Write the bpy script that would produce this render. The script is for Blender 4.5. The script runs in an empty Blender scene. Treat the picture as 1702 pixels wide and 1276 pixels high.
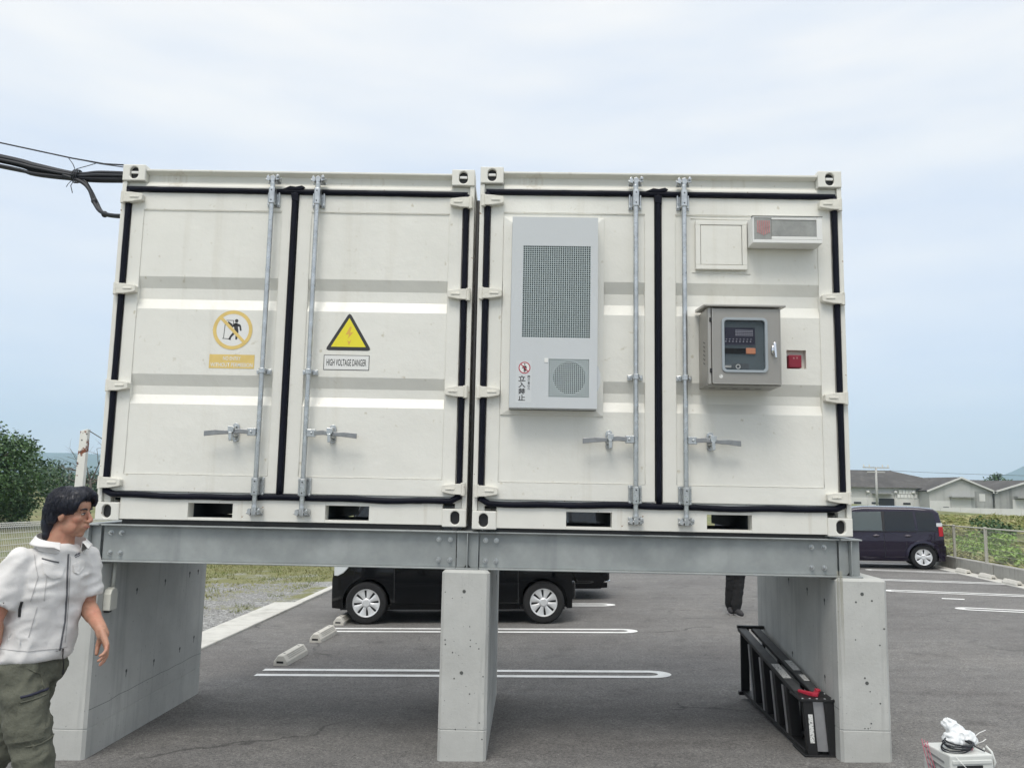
import bpy, bmesh, math, random
from math import sin, cos, pi, radians, sqrt, atan2
from mathutils import Vector, Matrix, Euler
from mathutils.bvhtree import BVHTree
from mathutils import noise as mnoise

random.seed(7)
S = bpy.context.scene
COL = S.collection

# ------------------------------------------------------------------ camera
cam_d = bpy.data.cameras.new('camera')
cam = bpy.data.objects.new('camera', cam_d)
COL.objects.link(cam)
S.camera = cam
cam_d.sensor_fit = 'HORIZONTAL'
cam_d.sensor_width = 36.0
cam_d.lens = 1344.0 / 1702.0 * 36.0
cam_d.clip_start = 0.05
cam_d.clip_end = 20000
CAM = Vector((0.374, -5.298, 1.710))
_p, _y, _r = radians(7.09), radians(1.255), radians(-1.104)
Rz = Matrix.Rotation(_y, 3, 'Z'); Rx = Matrix.Rotation(_p, 3, 'X'); Ry = Matrix.Rotation(_r, 3, 'Y')
RC = Rz @ Rx @ Ry
M = RC @ Matrix(((1, 0, 0), (0, 0, -1), (0, 1, 0)))
cam.matrix_world = Matrix.Translation(CAM) @ M.to_4x4()

# ------------------------------------------------------------------ world + sun
SUN_EL, SUN_AZ = radians(58), radians(195)      # azimuth measured from +Y towards +X
W = bpy.data.worlds.new('World'); S.world = W
W.use_nodes = True
nt = W.node_tree; nt.nodes.clear()
N = nt.nodes.new; L = nt.links.new
wo = N('ShaderNodeOutputWorld'); bgA = N('ShaderNodeBackground'); bgB = N('ShaderNodeBackground')
mixs = N('ShaderNodeMixShader')
sky = N('ShaderNodeTexSky'); sky.sky_type = 'NISHITA'; sky.sun_disc = False
sky.sun_elevation = SUN_EL; sky.sun_rotation = SUN_AZ; sky.air_density = 1.0; sky.dust_density = 2.0
bgA.inputs['Strength'].default_value = 0.10
L(sky.outputs[0], bgA.inputs['Color'])
tc = N('ShaderNodeTexCoord'); sep = N('ShaderNodeSeparateXYZ'); L(tc.outputs['Generated'], sep.inputs[0])
rmp = N('ShaderNodeValToRGB')                     # overcast brightness against height above the horizon
e = rmp.color_ramp.elements
e[0].position = 0.0; e[0].color = (0.675, 0.73, 0.825, 1)
e[1].position = 1.0; e[1].color = (1.30, 1.30, 1.30, 1)
for pos, c in ((0.03, (0.675, 0.73, 0.82)), (0.10, (0.65, 0.71, 0.81)), (0.22, (0.66, 0.71, 0.795)), (0.38, (0.70, 0.735, 0.785)), (0.54, (0.76, 0.775, 0.795))):
    el = e.new(pos); el.color = (*c, 1)
L(sep.outputs['Z'], rmp.inputs[0])
mp = N('ShaderNodeMapping'); mp.inputs['Scale'].default_value = (1.5, 1.5, 7.0); L(tc.outputs['Generated'], mp.inputs[0])
nz = N('ShaderNodeTexNoise'); nz.inputs['Scale'].default_value = 1.5; nz.inputs['Detail'].default_value = 5; nz.inputs['Roughness'].default_value = 0.5
L(mp.outputs[0], nz.inputs['Vector'])
cr = N('ShaderNodeMapRange'); cr.inputs['From Min'].default_value = 0.35; cr.inputs['From Max'].default_value = 0.68
cr.inputs['To Min'].default_value = 0.0; cr.inputs['To Max'].default_value = 1.0
L(nz.outputs['Fac'], cr.inputs['Value'])
mxc = N('ShaderNodeMix'); mxc.data_type = 'RGBA'; mxc.blend_type = 'MULTIPLY'
tint = N('ShaderNodeMix'); tint.data_type = 'RGBA'
tint.inputs['A'].default_value = (0.90, 0.935, 0.985, 1); tint.inputs['B'].default_value = (1.135, 1.09, 1.02, 1)
L(cr.outputs[0], tint.inputs['Factor'])
mxc.inputs['Factor'].default_value = 1.0
L(rmp.outputs[0], mxc.inputs['A']); L(tint.outputs['Result'], mxc.inputs['B'])
L(mxc.outputs['Result'], bgB.inputs['Color']); bgB.inputs['Strength'].default_value = 1.0
mixs.inputs[0].default_value = 0.88
L(bgA.outputs[0], mixs.inputs[1]); L(bgB.outputs[0], mixs.inputs[2]); L(mixs.outputs[0], wo.inputs['Surface'])

sun_d = bpy.data.lights.new('sun', 'SUN'); sun = bpy.data.objects.new('sun', sun_d); COL.objects.link(sun)
sun_d.energy = 1.4; sun_d.angle = radians(26); sun_d.color = (1.0, 0.95, 0.86)
sd = Vector((sin(SUN_AZ) * cos(SUN_EL), cos(SUN_AZ) * cos(SUN_EL), sin(SUN_EL)))
sun.rotation_euler = sd.to_track_quat('Z', 'Y').to_euler()

S.view_settings.view_transform = 'Standard'
try: S.view_settings.look = 'None'
except Exception: pass
S.view_settings.gamma = 1.0
S.view_settings.use_curve_mapping = False
S.view_settings.exposure = 0.42
S.cycles.use_denoising = True
S.cycles.max_bounces = 8
S.cycles.volume_bounces = 1

# ------------------------------------------------------------------ helpers
def g(x, y): return 0.023 * x - 0.02 * y          # the gently draining plane of the car park
def tag(o, label=None, cat=None, group=None, kind=None):
    if label: o['label'] = label
    if cat: o['category'] = cat
    if group: o['group'] = group
    if kind: o['kind'] = kind
    return o
def empty(name, loc=(0, 0, 0), rz=0.0, parent=None):
    o = bpy.data.objects.new(name, None); COL.objects.link(o)
    o.location = loc; o.rotation_euler = (0, 0, rz); o.empty_display_size = 0.2
    if parent: o.parent = parent
    return o
def V(*a): return Vector(a)

class MB:
    def __init__(s): s.v = []; s.f = []; s.m = Matrix.Identity(4)
    def add(s, vs, fs):
        o = len(s.v)
        s.v += [tuple(s.m @ Vector(p)) for p in vs]
        s.f += [tuple(i + o for i in f) for f in fs]
        return s
    def box(s, x0, x1, y0, y1, z0, z1):
        vs = [(x, y, z) for z in (z0, z1) for y in (y0, y1) for x in (x0, x1)]
        return s.add(vs, [(0, 2, 3, 1), (4, 5, 7, 6), (0, 1, 5, 4), (2, 6, 7, 3), (0, 4, 6, 2), (1, 3, 7, 5)])
    def hexa(s, b, t):                             # bottom quad, top quad (same winding, ccw from above)
        return s.add(list(b) + list(t), [(3, 2, 1, 0), (4, 5, 6, 7)] + [(i, (i + 1) % 4, 4 + (i + 1) % 4, 4 + i) for i in range(4)])
    def prism(s, poly, d0, d1, axis='y'):          # poly of 2D points, extruded along an axis
        def P(a, b, d): return {'y': (a, d, b), 'x': (d, a, b), 'z': (a, b, d)}[axis]
        n = len(poly)
        vs = [P(a, b, d0) for a, b in poly] + [P(a, b, d1) for a, b in poly]
        return s.add(vs, [tuple(range(n)), tuple(range(2 * n - 1, n - 1, -1))] + [(i, n + i, n + (i + 1) % n, (i + 1) % n) for i in range(n)])
    def rings(s, rs, closed=False, cap=True):
        n = len(rs[0]); vs = [p for r in rs for p in r]; fs = []
        for k in range(len(rs) - (0 if closed else 1)):
            a = k * n; b = ((k + 1) % len(rs)) * n
            fs += [(a + i, a + (i + 1) % n, b + (i + 1) % n, b + i) for i in range(n)]
        if cap and not closed:
            fs += [tuple(range(n - 1, -1, -1)), tuple(range((len(rs) - 1) * n, len(rs) * n))]
        return s.add(vs, fs)
    def tube(s, path, r, n=8, cap=True, closed=False):
        path = [Vector(p) for p in path]; k = len(path)
        rr = r if isinstance(r, (list, tuple)) else [r] * k
        rs = []; up = None
        for i in range(k):
            if closed: d = path[(i + 1) % k] - path[i - 1]
            else: d = path[min(i + 1, k - 1)] - path[max(i - 1, 0)]
            d = d.normalized() if d.length > 1e-9 else V(0, 0, 1)
            if up is None: up = V(0, 0, 1) if abs(d.z) < 0.9 else V(0, 1, 0)
            a = d.cross(up)
            if a.length < 1e-6: a = d.cross(V(1, 0, 0))
            a.normalize(); b = a.cross(d); up = b
            rs.append([path[i] + (a * cos(t) + b * sin(t)) * rr[i] for t in [2 * pi * j / n for j in range(n)]])
        return s.rings(rs, closed, cap)
    def cyl(s, p0, p1, r0, r1=None, n=16): return s.tube([p0, p1], [r0, r0 if r1 is None else r1], n)
    def ell(s, c, r, rot=None, n=16, m=10):
        c = Vector(c); rs = []; R = rot or Matrix.Identity(3)
        for i in range(1, m):
            t = pi * i / m - pi / 2
            rs.append([c + R @ Vector((r[0] * cos(t) * cos(2 * pi * j / n), r[1] * cos(t) * sin(2 * pi * j / n), r[2] * sin(t))) for j in range(n)])
        o = len(s.v); s.rings(rs, cap=False)
        b = c + R @ Vector((0, 0, -r[2])); t = c + R @ Vector((0, 0, r[2]))
        k = len(s.v); s.v += [tuple(s.m @ b), tuple(s.m @ t)]
        s.f += [(k, o + (i + 1) % n, o + i) for i in range(n)]
        q = o + (m - 2) * n
        s.f += [(k + 1, q + i, q + (i + 1) % n) for i in range(n)]
        return s
    def cap(s, p0, r0, p1, r1, n=14, m=4):         # capsule with tapering radius
        p0 = Vector(p0); p1 = Vector(p1); d = (p1 - p0).normalized()
        path = []; rr = []
        for i in range(m): t = pi / 2 * (i + .15) / m; path.append(p0 - d * r0 * cos(t)); rr.append(r0 * sin(t))
        path += [p0, p1]; rr += [r0, r1]
        for i in range(m - 1, -1, -1): t = pi / 2 * (i + .15) / m; path.append(p1 + d * r1 * cos(t)); rr.append(r1 * sin(t))
        return s.tube(path, rr, n)
    def lathe(s, prof, c=(0, 0, 0), axis='y', n=32):   # prof: (radius, offset along axis), closed ring profile
        c = Vector(c); rs = []
        for j in range(n):
            t = 2 * pi * j / n
            rs.append([c + (Vector((r * cos(t), d, r * sin(t))) if axis == 'y' else (Vector((d, r * cos(t), r * sin(t))) if axis == 'x' else Vector((r * cos(t), r * sin(t), d)))) for r, d in prof])
        return s.rings(rs, closed=True)
    def mesh(s, name):
        me = bpy.data.meshes.new(name); me.from_pydata(s.v, [], s.f); me.validate(); me.update()
        bm = bmesh.new(); bm.from_mesh(me); bmesh.ops.recalc_face_normals(bm, faces=bm.faces); bm.to_mesh(me); bm.free()
        return me
    def build(s, name, mat, parent=None, smooth=False, bevel=0, label=None, fixn=True):
        me = s.mesh(name) if fixn else None
        if me is None:
            me = bpy.data.meshes.new(name); me.from_pydata(s.v, [], s.f); me.update()
        return link(name, me, mat, parent, smooth, bevel, label)

def link(name, me, mat, parent=None, smooth=False, bevel=0, label=None):
    o = bpy.data.objects.new(name, me); COL.objects.link(o)
    if mat and not me.materials: me.materials.append(mat)
    if parent: o.parent = parent
    if smooth:
        if smooth is True: me.polygons.foreach_set('use_smooth', [True] * len(me.polygons))
        else:
            me.polygons.foreach_set('use_smooth', [True] * len(me.polygons))
            me.set_sharp_from_angle(angle=smooth)
    if bevel:
        b = o.modifiers.new('bevel', 'BEVEL'); b.width = bevel; b.segments = 2; b.limit_method = 'ANGLE'; b.angle_limit = radians(40)
    if label: o['label'] = label
    return o

def copy_tree(o, parent=None):
    c = o.copy(); COL.objects.link(c)
    if parent: c.parent = parent
    for ch in list(o.children): copy_tree(ch, c)
    return c

def evaluated(o, name):
    dg = bpy.context.evaluated_depsgraph_get(); dg.update()
    me = bpy.data.meshes.new_from_object(o.evaluated_get(dg)); me.name = name
    return me
def blob(mb, name, mat, parent=None, voxel=0.01, smooth=4, disp=None):
    """many closed shapes -> one continuous smooth surface"""
    me = bpy.data.meshes.new(name); me.from_pydata(mb.v, [], mb.f); me.update()
    bm = bmesh.new(); bm.from_mesh(me); bmesh.ops.recalc_face_normals(bm, faces=bm.faces); bm.to_mesh(me); bm.free()
    t = bpy.data.objects.new('tmp', me); COL.objects.link(t)
    r = t.modifiers.new('r', 'REMESH'); r.mode = 'VOXEL'; r.voxel_size = voxel
    if smooth:
        sm = t.modifiers.new('s', 'SMOOTH'); sm.iterations = smooth; sm.factor = 0.5
    m2 = evaluated(t, name)
    bpy.data.objects.remove(t)
    if disp:
        for v in m2.vertices: v.co = disp(v.co.copy(), v.normal.copy())
        m2.update()
    m2.materials.clear()
    return link(name, m2, mat, parent, True)

def text_mesh(name, body, u, v, w, hgt, mat, parent, width=None, bold=0.0, spacing=1.0):
    c = bpy.data.curves.new(name, 'FONT'); c.body = body; c.size = 1.0; c.align_x = 'CENTER'; c.align_y = 'CENTER'
    c.space_character = spacing; c.offset = bold; c.resolution_u = 3
    t = bpy.data.objects.new('tmp', c); COL.objects.link(t)
    me = evaluated(t, name); bpy.data.objects.remove(t)
    if not me.vertices: return None
    xs = [q.co.x for q in me.vertices]; ys = [q.co.y for q in me.vertices]
    cx, cy = (min(xs) + max(xs)) / 2, (min(ys) + max(ys)) / 2
    sy = hgt / max(1e-6, max(ys) - min(ys)); sx = sy if width is None else width / max(1e-6, max(xs) - min(xs))
    for q in me.vertices: q.co = (u + (q.co.x - cx) * sx, w, v + (q.co.y - cy) * sy)
    me.materials.clear()
    o = link(name, me, mat, parent)
    return o

def flat(polys, w):
    """2D polygons (u,v) as thin printed film at depth w facing -y"""
    b = MB()
    for p in polys:
        n = len(p); b.add([(a, w, c) for a, c in p], [tuple(range(n))])
    return b
def disc2(cu, cv, r, n=32): return [(cu + r * cos(2 * pi * i / n), cv + r * sin(2 * pi * i / n)) for i in range(n)]
def ring2(cu, cv, r0, r1, n=48):
    out = []
    for i in range(n):
        a, b = 2 * pi * i / n, 2 * pi * (i + 1) / n
        out.append([(cu + r1 * cos(a), cv + r1 * sin(a)), (cu + r1 * cos(b), cv + r1 * sin(b)), (cu + r0 * cos(b), cv + r0 * sin(b)), (cu + r0 * cos(a), cv + r0 * sin(a))])
    return out
def line2(p, q, t0, t1=None):
    t1 = t0 if t1 is None else t1
    d = Vector((q[0] - p[0], q[1] - p[1])).normalized(); n = Vector((-d.y, d.x))
    return [(p[0] + n.x * t0, p[1] + n.y * t0), (p[0] - n.x * t0, p[1] - n.y * t0), (q[0] - n.x * t1, q[1] - n.y * t1), (q[0] + n.x * t1, q[1] + n.y * t1)]

# ------------------------------------------------------------------ materials
MATS = {}
def mat(name, col, rough=0.6, metal=0.0, var=0.0, vscale=3.0, bump=0.0, bscale=40.0, bdist=0.01, spec=None, col2=None, c2scale=2.0, c2lo=0.5, c2hi=0.7,
        streak=None, emit=None, coat=0.0, speck=None, trans=0.0, coords='Object', rvar=0.0):
    if name in MATS: return MATS[name]
    m = bpy.data.materials.new(name); m.use_nodes = True; MATS[name] = m
    t = m.node_tree; b = t.nodes['Principled BSDF']; nn = t.nodes.new; ll = t.links.new
    b.inputs['Roughness'].default_value = rough; b.inputs['Metallic'].default_value = metal
    b.inputs['Base Color'].default_value = (*col, 1)
    if spec is not None: b.inputs['Specular IOR Level'].default_value = spec
    if coat: b.inputs['Coat Weight'].default_value = coat; b.inputs['Coat Roughness'].default_value = 0.04
    if trans: b.inputs['Transmission Weight'].default_value = trans
    tcn = nn('ShaderNodeTexCoord'); co = tcn.outputs[coords]
    cur = None
    def colour(c):
        n = nn('ShaderNodeRGB'); n.outputs[0].default_value = (*c, 1); return n.outputs[0]
    def noise(scale, detail=4, rough_=0.6, vec=None):
        n = nn('ShaderNodeTexNoise'); n.inputs['Scale'].default_value = scale; n.inputs['Detail'].default_value = detail; n.inputs['Roughness'].default_value = rough_
        ll(vec or co, n.inputs['Vector']); return n.outputs['Fac']
    def remap(s, a, c, lo=0., hi=1.):
        n = nn('ShaderNodeMapRange'); n.inputs['From Min'].default_value = a; n.inputs['From Max'].default_value = c
        n.inputs['To Min'].default_value = lo; n.inputs['To Max'].default_value = hi; ll(s, n.inputs['Value']); return n.outputs[0]
    def mix(f, a, c, mode='MIX'):
        n = nn('ShaderNodeMix'); n.data_type = 'RGBA'; n.blend_type = mode
        if isinstance(f, float): n.inputs['Factor'].default_value = f
        else: ll(f, n.inputs['Factor'])
        ll(a, n.inputs['A']); ll(c, n.inputs['B']); return n.outputs['Result']
    def grey(s):
        n = nn('ShaderNodeCombineColor')
        for i in range(3): ll(s, n.inputs[i])
        return n.outputs[0]
    if var or col2 or streak or speck:
        cur = colour(col)
        if col2: cur = mix(remap(noise(c2scale, 5), c2lo, c2hi), cur, colour(col2))
        if streak:                                   # vertical run marks: (colour, scale, lo, hi)
            mpn = nn('ShaderNodeMapping'); mpn.inputs['Scale'].default_value = (streak[1], streak[1], streak[1] * 0.06); ll(co, mpn.inputs[0])
            cur = mix(remap(noise(1.0, 5, 0.65, mpn.outputs[0]), streak[2], streak[3]), cur, colour(streak[0]))
        if speck:                                    # small dark or light spots: (colour, scale, lo, hi)
            cur = mix(remap(noise(speck[1], 2, 0.5), speck[2], speck[3]), cur, colour(speck[0]))
        if var: cur = mix(1.0, cur, grey(remap(noise(vscale, 6), 0.25, 0.75, 1 - var, 1 + var)), 'MULTIPLY')
        ll(cur, b.inputs['Base Color'])
    if rvar: ll(remap(noise(vscale * 2.3, 5), 0.3, 0.7, max(0.02, rough - rvar), min(1, rough + rvar)), b.inputs['Roughness'])
    if bump:
        bn = nn('ShaderNodeBump'); bn.inputs['Strength'].default_value = bump; bn.inputs['Distance'].default_value = bdist
        ll(noise(bscale, 6), bn.inputs['Height']); ll(bn.outputs[0], b.inputs['Normal'])
    if emit: b.inputs['Emission Color'].default_value = (*emit[0], 1); b.inputs['Emission Strength'].default_value = emit[1]
    m.diffuse_color = (*col, 1)
    return m

WHITE = mat('container white paint', (0.765, 0.755, 0.70), 0.36, var=0.05, vscale=1.8, bump=0.30, bscale=2.6, bdist=0.03, streak=((0.65, 0.625, 0.55), 5, 0.58, 0.88), rvar=0.10, speck=((0.60, 0.57, 0.48), 22, 0.70, 0.80))
WHITE2 = mat('container white frame paint', (0.745, 0.735, 0.68), 0.45, var=0.05, vscale=5, bump=0.15, bscale=16, bdist=0.004, streak=((0.52, 0.47, 0.38), 9, 0.60, 0.82), speck=((0.33, 0.22, 0.14), 30, 0.735, 0.76))
HINGEP = mat('brushed white paint on hinge', (0.72, 0.70, 0.63), 0.5, var=0.1, vscale=18, bump=0.5, bscale=60, bdist=0.004, speck=((0.5, 0.47, 0.4), 60, 0.66, 0.75))
RUBBER = mat('black rubber seal', (0.007, 0.008, 0.015), 0.5, var=0.25, vscale=9, bump=0.2, bscale=30, bdist=0.004, spec=0.12)
ZINC = mat('bright zinc steel', (0.52, 0.535, 0.54), 0.34, 0.9, var=0.22, vscale=22, rvar=0.12, bump=0.1, bscale=90, bdist=0.002)
ZINCD = mat('dull zinc steel', (0.32, 0.325, 0.33), 0.42, 0.85, var=0.2, vscale=22, rvar=0.12)
GALV = mat('galvanised beam steel', (0.31, 0.33, 0.328), 0.55, 0.30, var=0.13, vscale=6, bump=0.12, bscale=14, bdist=0.004, col2=(0.37, 0.39, 0.385), c2scale=4.5, c2lo=0.45, c2hi=0.72, streak=((0.22, 0.235, 0.24), 3.5, 0.60, 0.82), rvar=0.12)
CONC = mat('cast concrete', (0.485, 0.488, 0.465), 0.88, var=0.15, vscale=2.4, bump=0.3, bscale=45, bdist=0.006, streak=((0.31, 0.315, 0.305), 8, 0.52, 0.80), col2=(0.54, 0.54, 0.51), c2scale=1.8, c2lo=0.5, c2hi=0.72, speck=((0.20, 0.20, 0.195), 62, 0.715, 0.75))
CONCD = mat('formwork hole mortar', (0.10, 0.105, 0.10), 0.95, var=0.2, vscale=30)
JOINT = mat('construction joint line', (0.20, 0.205, 0.20), 0.95, var=0.3, vscale=20)
STAIN = mat('green run stain', (0.33, 0.32, 0.26), 0.95, var=0.3, vscale=10)
KERB = mat('kerb concrete', (0.55, 0.54, 0.50), 0.9, var=0.12, vscale=6, bump=0.3, bscale=60, bdist=0.006, col2=(0.40, 0.39, 0.355), c2scale=2.5, c2lo=0.52, c2hi=0.75)
KERB2 = mat('weathered wall concrete', (0.36, 0.35, 0.32), 0.9, var=0.15, vscale=5, bump=0.3, bscale=40, streak=((0.22, 0.215, 0.19), 5, 0.52, 0.75))
STOPM = mat('wheel stop concrete', (0.56, 0.54, 0.49), 0.85, var=0.1, vscale=12, bump=0.3, bscale=80, bdist=0.004)
PAINT = mat('road paint', (0.78, 0.78, 0.76), 0.7, var=0.14, vscale=6, col2=(0.62, 0.62, 0.60), c2scale=5, c2lo=0.55, c2hi=0.8, speck=((0.38, 0.38, 0.37), 55, 0.64, 0.74))
ACM = mat('light grey cabinet paint', (0.56, 0.585, 0.60), 0.4, var=0.02, vscale=3)
GRID = mat('grille wire', (0.50, 0.56, 0.56), 0.4, 0.2)
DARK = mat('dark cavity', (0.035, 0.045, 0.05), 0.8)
FINS = mat('condenser fins', (0.028, 0.058, 0.064), 0.5, 0.2, var=0.4, vscale=7)
BEIGE = mat('brown grey steel cabinet', (0.33, 0.315, 0.29), 0.38, 0.45, var=0.04, vscale=6, rvar=0.06)
BEIGEL = mat('brown grey cabinet edge', (0.40, 0.385, 0.355), 0.35, 0.45)
BLACK = mat('black plastic', (0.012, 0.012, 0.013), 0.45)
YELLOW = mat('printed ochre', (0.72, 0.53, 0.18), 0.55, var=0.10, vscale=14)
YELL = mat('printed yellow', (0.80, 0.70, 0.035), 0.5)
INK = mat('printed charcoal', (0.035, 0.035, 0.038), 0.5)
INKF = mat('faded orange print', (0.72, 0.42, 0.08), 0.6)
FILM = mat('white film', (0.76, 0.76, 0.74), 0.45)
REDP = mat('printed red', (0.45, 0.03, 0.06), 0.5)
REDB = mat('dark red button box', (0.24, 0.008, 0.025), 0.35)
REDLENS = mat('faded red lens', (0.46, 0.22, 0.22), 0.3, var=0.35, vscale=40)
GREYLENS = mat('smoked grey lens', (0.30, 0.305, 0.29), 0.28, var=0.25, vscale=9, rvar=0.1)
ORANGE = mat('orange label', (0.42, 0.17, 0.09), 0.5)
CABLE = mat('black cable sheath', (0.014, 0.016, 0.022), 0.5, var=0.2, vscale=12)
def glass_mat(name, col, rough=0.03, alpha=0.45):
    m = mat(name, col, rough, spec=0.6); m.node_tree.nodes['Principled BSDF'].inputs['Alpha'].default_value = alpha
    return m
CABGLASS = glass_mat('cabinet window glass', (0.03, 0.045, 0.06), 0.05, 0.35)
CARGLASS = glass_mat('tinted car glass', (0.012, 0.016, 0.020), 0.03, 0.80)
CARGLASS2 = glass_mat('clear car glass', (0.20, 0.25, 0.24), 0.04, 0.42)
CARBLACK = mat('black car paint', (0.0022, 0.0026, 0.0034), 0.08, 0.0, spec=0.36)
CARPURP = mat('dark purple car paint', (0.012, 0.0065, 0.022), 0.10, 0.2, spec=0.5, coat=0.45, var=0.02)
CARTRIM = mat('black car trim', (0.010, 0.010, 0.012), 0.55)
TYRE = mat('tyre rubber', (0.014, 0.014, 0.015), 0.85, var=0.3, vscale=30, bump=0.2, bscale=80)
RIM = mat('silver wheel cover', (0.70, 0.71, 0.72), 0.35, 0.35)
CHROME = mat('chrome', (0.75, 0.75, 0.76), 0.12, 1.0)
HEADL = mat('headlight lens', (0.65, 0.68, 0.70), 0.08, coat=0.6)
TAILL = mat('tail light lens', (0.45, 0.015, 0.03), 0.15, coat=0.5)
SEATM = mat('car seat cloth', (0.16, 0.15, 0.14), 0.9)
SKIN = mat('skin', (0.46, 0.245, 0.165), 0.5, var=0.14, vscale=34, col2=(0.50, 0.22, 0.15), c2scale=14, c2lo=0.45, c2hi=0.7, bump=0.12, bscale=220, bdist=0.002)
SKIN.node_tree.nodes['Principled BSDF'].inputs['Subsurface Weight'].default_value = 0.12
SKIN.node_tree.nodes['Principled BSDF'].inputs['Subsurface Radius'].default_value = (0.012, 0.005, 0.003)
SKIN.node_tree.nodes['Principled BSDF'].inputs['Subsurface Scale'].default_value = 0.6
LIP = mat('lips', (0.40, 0.16, 0.13), 0.5)
EYEW = mat('eye white', (0.62, 0.58, 0.54), 0.3)
HAIR = mat('black hair', (0.006, 0.008, 0.018), 0.42, var=0.4, vscale=60, bump=0.25, bscale=90, bdist=0.003)
JACKET = mat('off white work cloth', (0.70, 0.685, 0.672), 0.85, var=0.04, vscale=16, bump=0.30, bscale=11, bdist=0.018)
OLIVE = mat('olive grey work cloth', (0.105, 0.108, 0.082), 0.9, var=0.16, vscale=14, bump=0.7, bscale=24, bdist=0.018)
NAVY = mat('navy zip tape', (0.02, 0.022, 0.045), 0.7)
SEAM = mat('grey stitched seam', (0.47, 0.46, 0.455), 0.9)
TROUB = mat('black trouser cloth', (0.012, 0.012, 0.013), 0.9, bump=0.1, bscale=22, bdist=0.012)
SHOE = mat('dark grey shoe', (0.035, 0.033, 0.036), 0.8)
SOLE = mat('pale shoe sole', (0.35, 0.34, 0.34), 0.8)
LADB = mat('black powder coat', (0.010, 0.010, 0.011), 0.5, var=0.2, vscale=20)
LADG = mat('worn grey top of rail', (0.075, 0.078, 0.08), 0.55, 0.3, var=0.35, vscale=16)
ALU = mat('bare aluminium step edge', (0.42, 0.42, 0.43), 0.42, 0.7, var=0.12, vscale=14)
REDPL = mat('red plastic latch', (0.42, 0.02, 0.045), 0.45)
STICK = mat('white sticker', (0.66, 0.66, 0.64), 0.6, speck=((0.08, 0.08, 0.08), 95, 0.60, 0.64))
DEVW = mat('off white device case', (0.62, 0.635, 0.61), 0.45, var=0.05, vscale=14)
SLOT = mat('grey slot', (0.25, 0.26, 0.26), 0.6)
BAG = mat('thin white plastic bag', (0.72, 0.74, 0.75), 0.32, bump=0.35, bscale=28, bdist=0.015, var=0.05, vscale=20)
PLINK = mat('pink wire', (0.42, 0.14, 0.18), 0.6)
RUSTW = mat('rusty white post paint', (0.74, 0.73, 0.68), 0.6, var=0.05, vscale=9, col2=(0.20, 0.065, 0.03), c2scale=8, c2lo=0.53, c2hi=0.57)
MESHW = mat('cream fence wire', (0.66, 0.65, 0.61), 0.5)
MESHB = mat('beige fence wire', (0.46, 0.44, 0.38), 0.55)
BARK = mat('bark', (0.10, 0.08, 0.06), 0.9, var=0.3, vscale=8)
BARKD = mat('bare dead wood', (0.11, 0.095, 0.085), 0.9, var=0.3, vscale=8)
def leafmat(name, a, b, scale=2.0):
    return mat(name, a, 0.55, var=0.35, vscale=scale, col2=b, c2scale=scale * 1.7, c2lo=0.42, c2hi=0.62)
LEAF1 = leafmat('evergreen leaf', (0.030, 0.075, 0.022), (0.065, 0.125, 0.030), 1.6)
LEAF2 = leafmat('far tree leaf', (0.035, 0.075, 0.045), (0.055, 0.10, 0.045), 0.7)
LEAF3 = leafmat('bright weed leaf', (0.16, 0.30, 0.04), (0.25, 0.38, 0.07), 2.0)
LEAF4 = leafmat('dull weed leaf', (0.25, 0.28, 0.085), (0.38, 0.34, 0.17), 1.4)
GRASS = leafmat('short grass blade', (0.15, 0.18, 0.045), (0.26, 0.235, 0.10), 1.2)
STONE = mat('crushed stone', (0.27, 0.27, 0.265), 0.9, var=0.5, vscale=60)
ROOFG = mat('weathered grey slate sheet', (0.075, 0.070, 0.066), 0.9, var=0.3, vscale=0.35, streak=((0.115, 0.11, 0.105), 1.2, 0.5, 0.7), coords='Object')
WALLW = mat('warehouse white wall', (0.62, 0.62, 0.60), 0.8, var=0.08, vscale=0.6)
WALLG = mat('stained grey wall sheet', (0.33, 0.335, 0.325), 0.85, var=0.2, vscale=0.6, streak=((0.16, 0.16, 0.155), 1.0, 0.50, 0.72))
WALLL = mat('pale grey wall sheet', (0.45, 0.455, 0.44), 0.85, var=0.12, vscale=0.5, streak=((0.34, 0.34, 0.33), 1.2, 0.55, 0.75))
WDARK = mat('dark opening', (0.02, 0.022, 0.025), 0.5)
POLEC = mat('grey pole concrete', (0.45, 0.45, 0.44), 0.85)
HILLM = mat('wooded hill', (0.035, 0.065, 0.035), 0.95, var=0.25, vscale=0.006)

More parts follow.
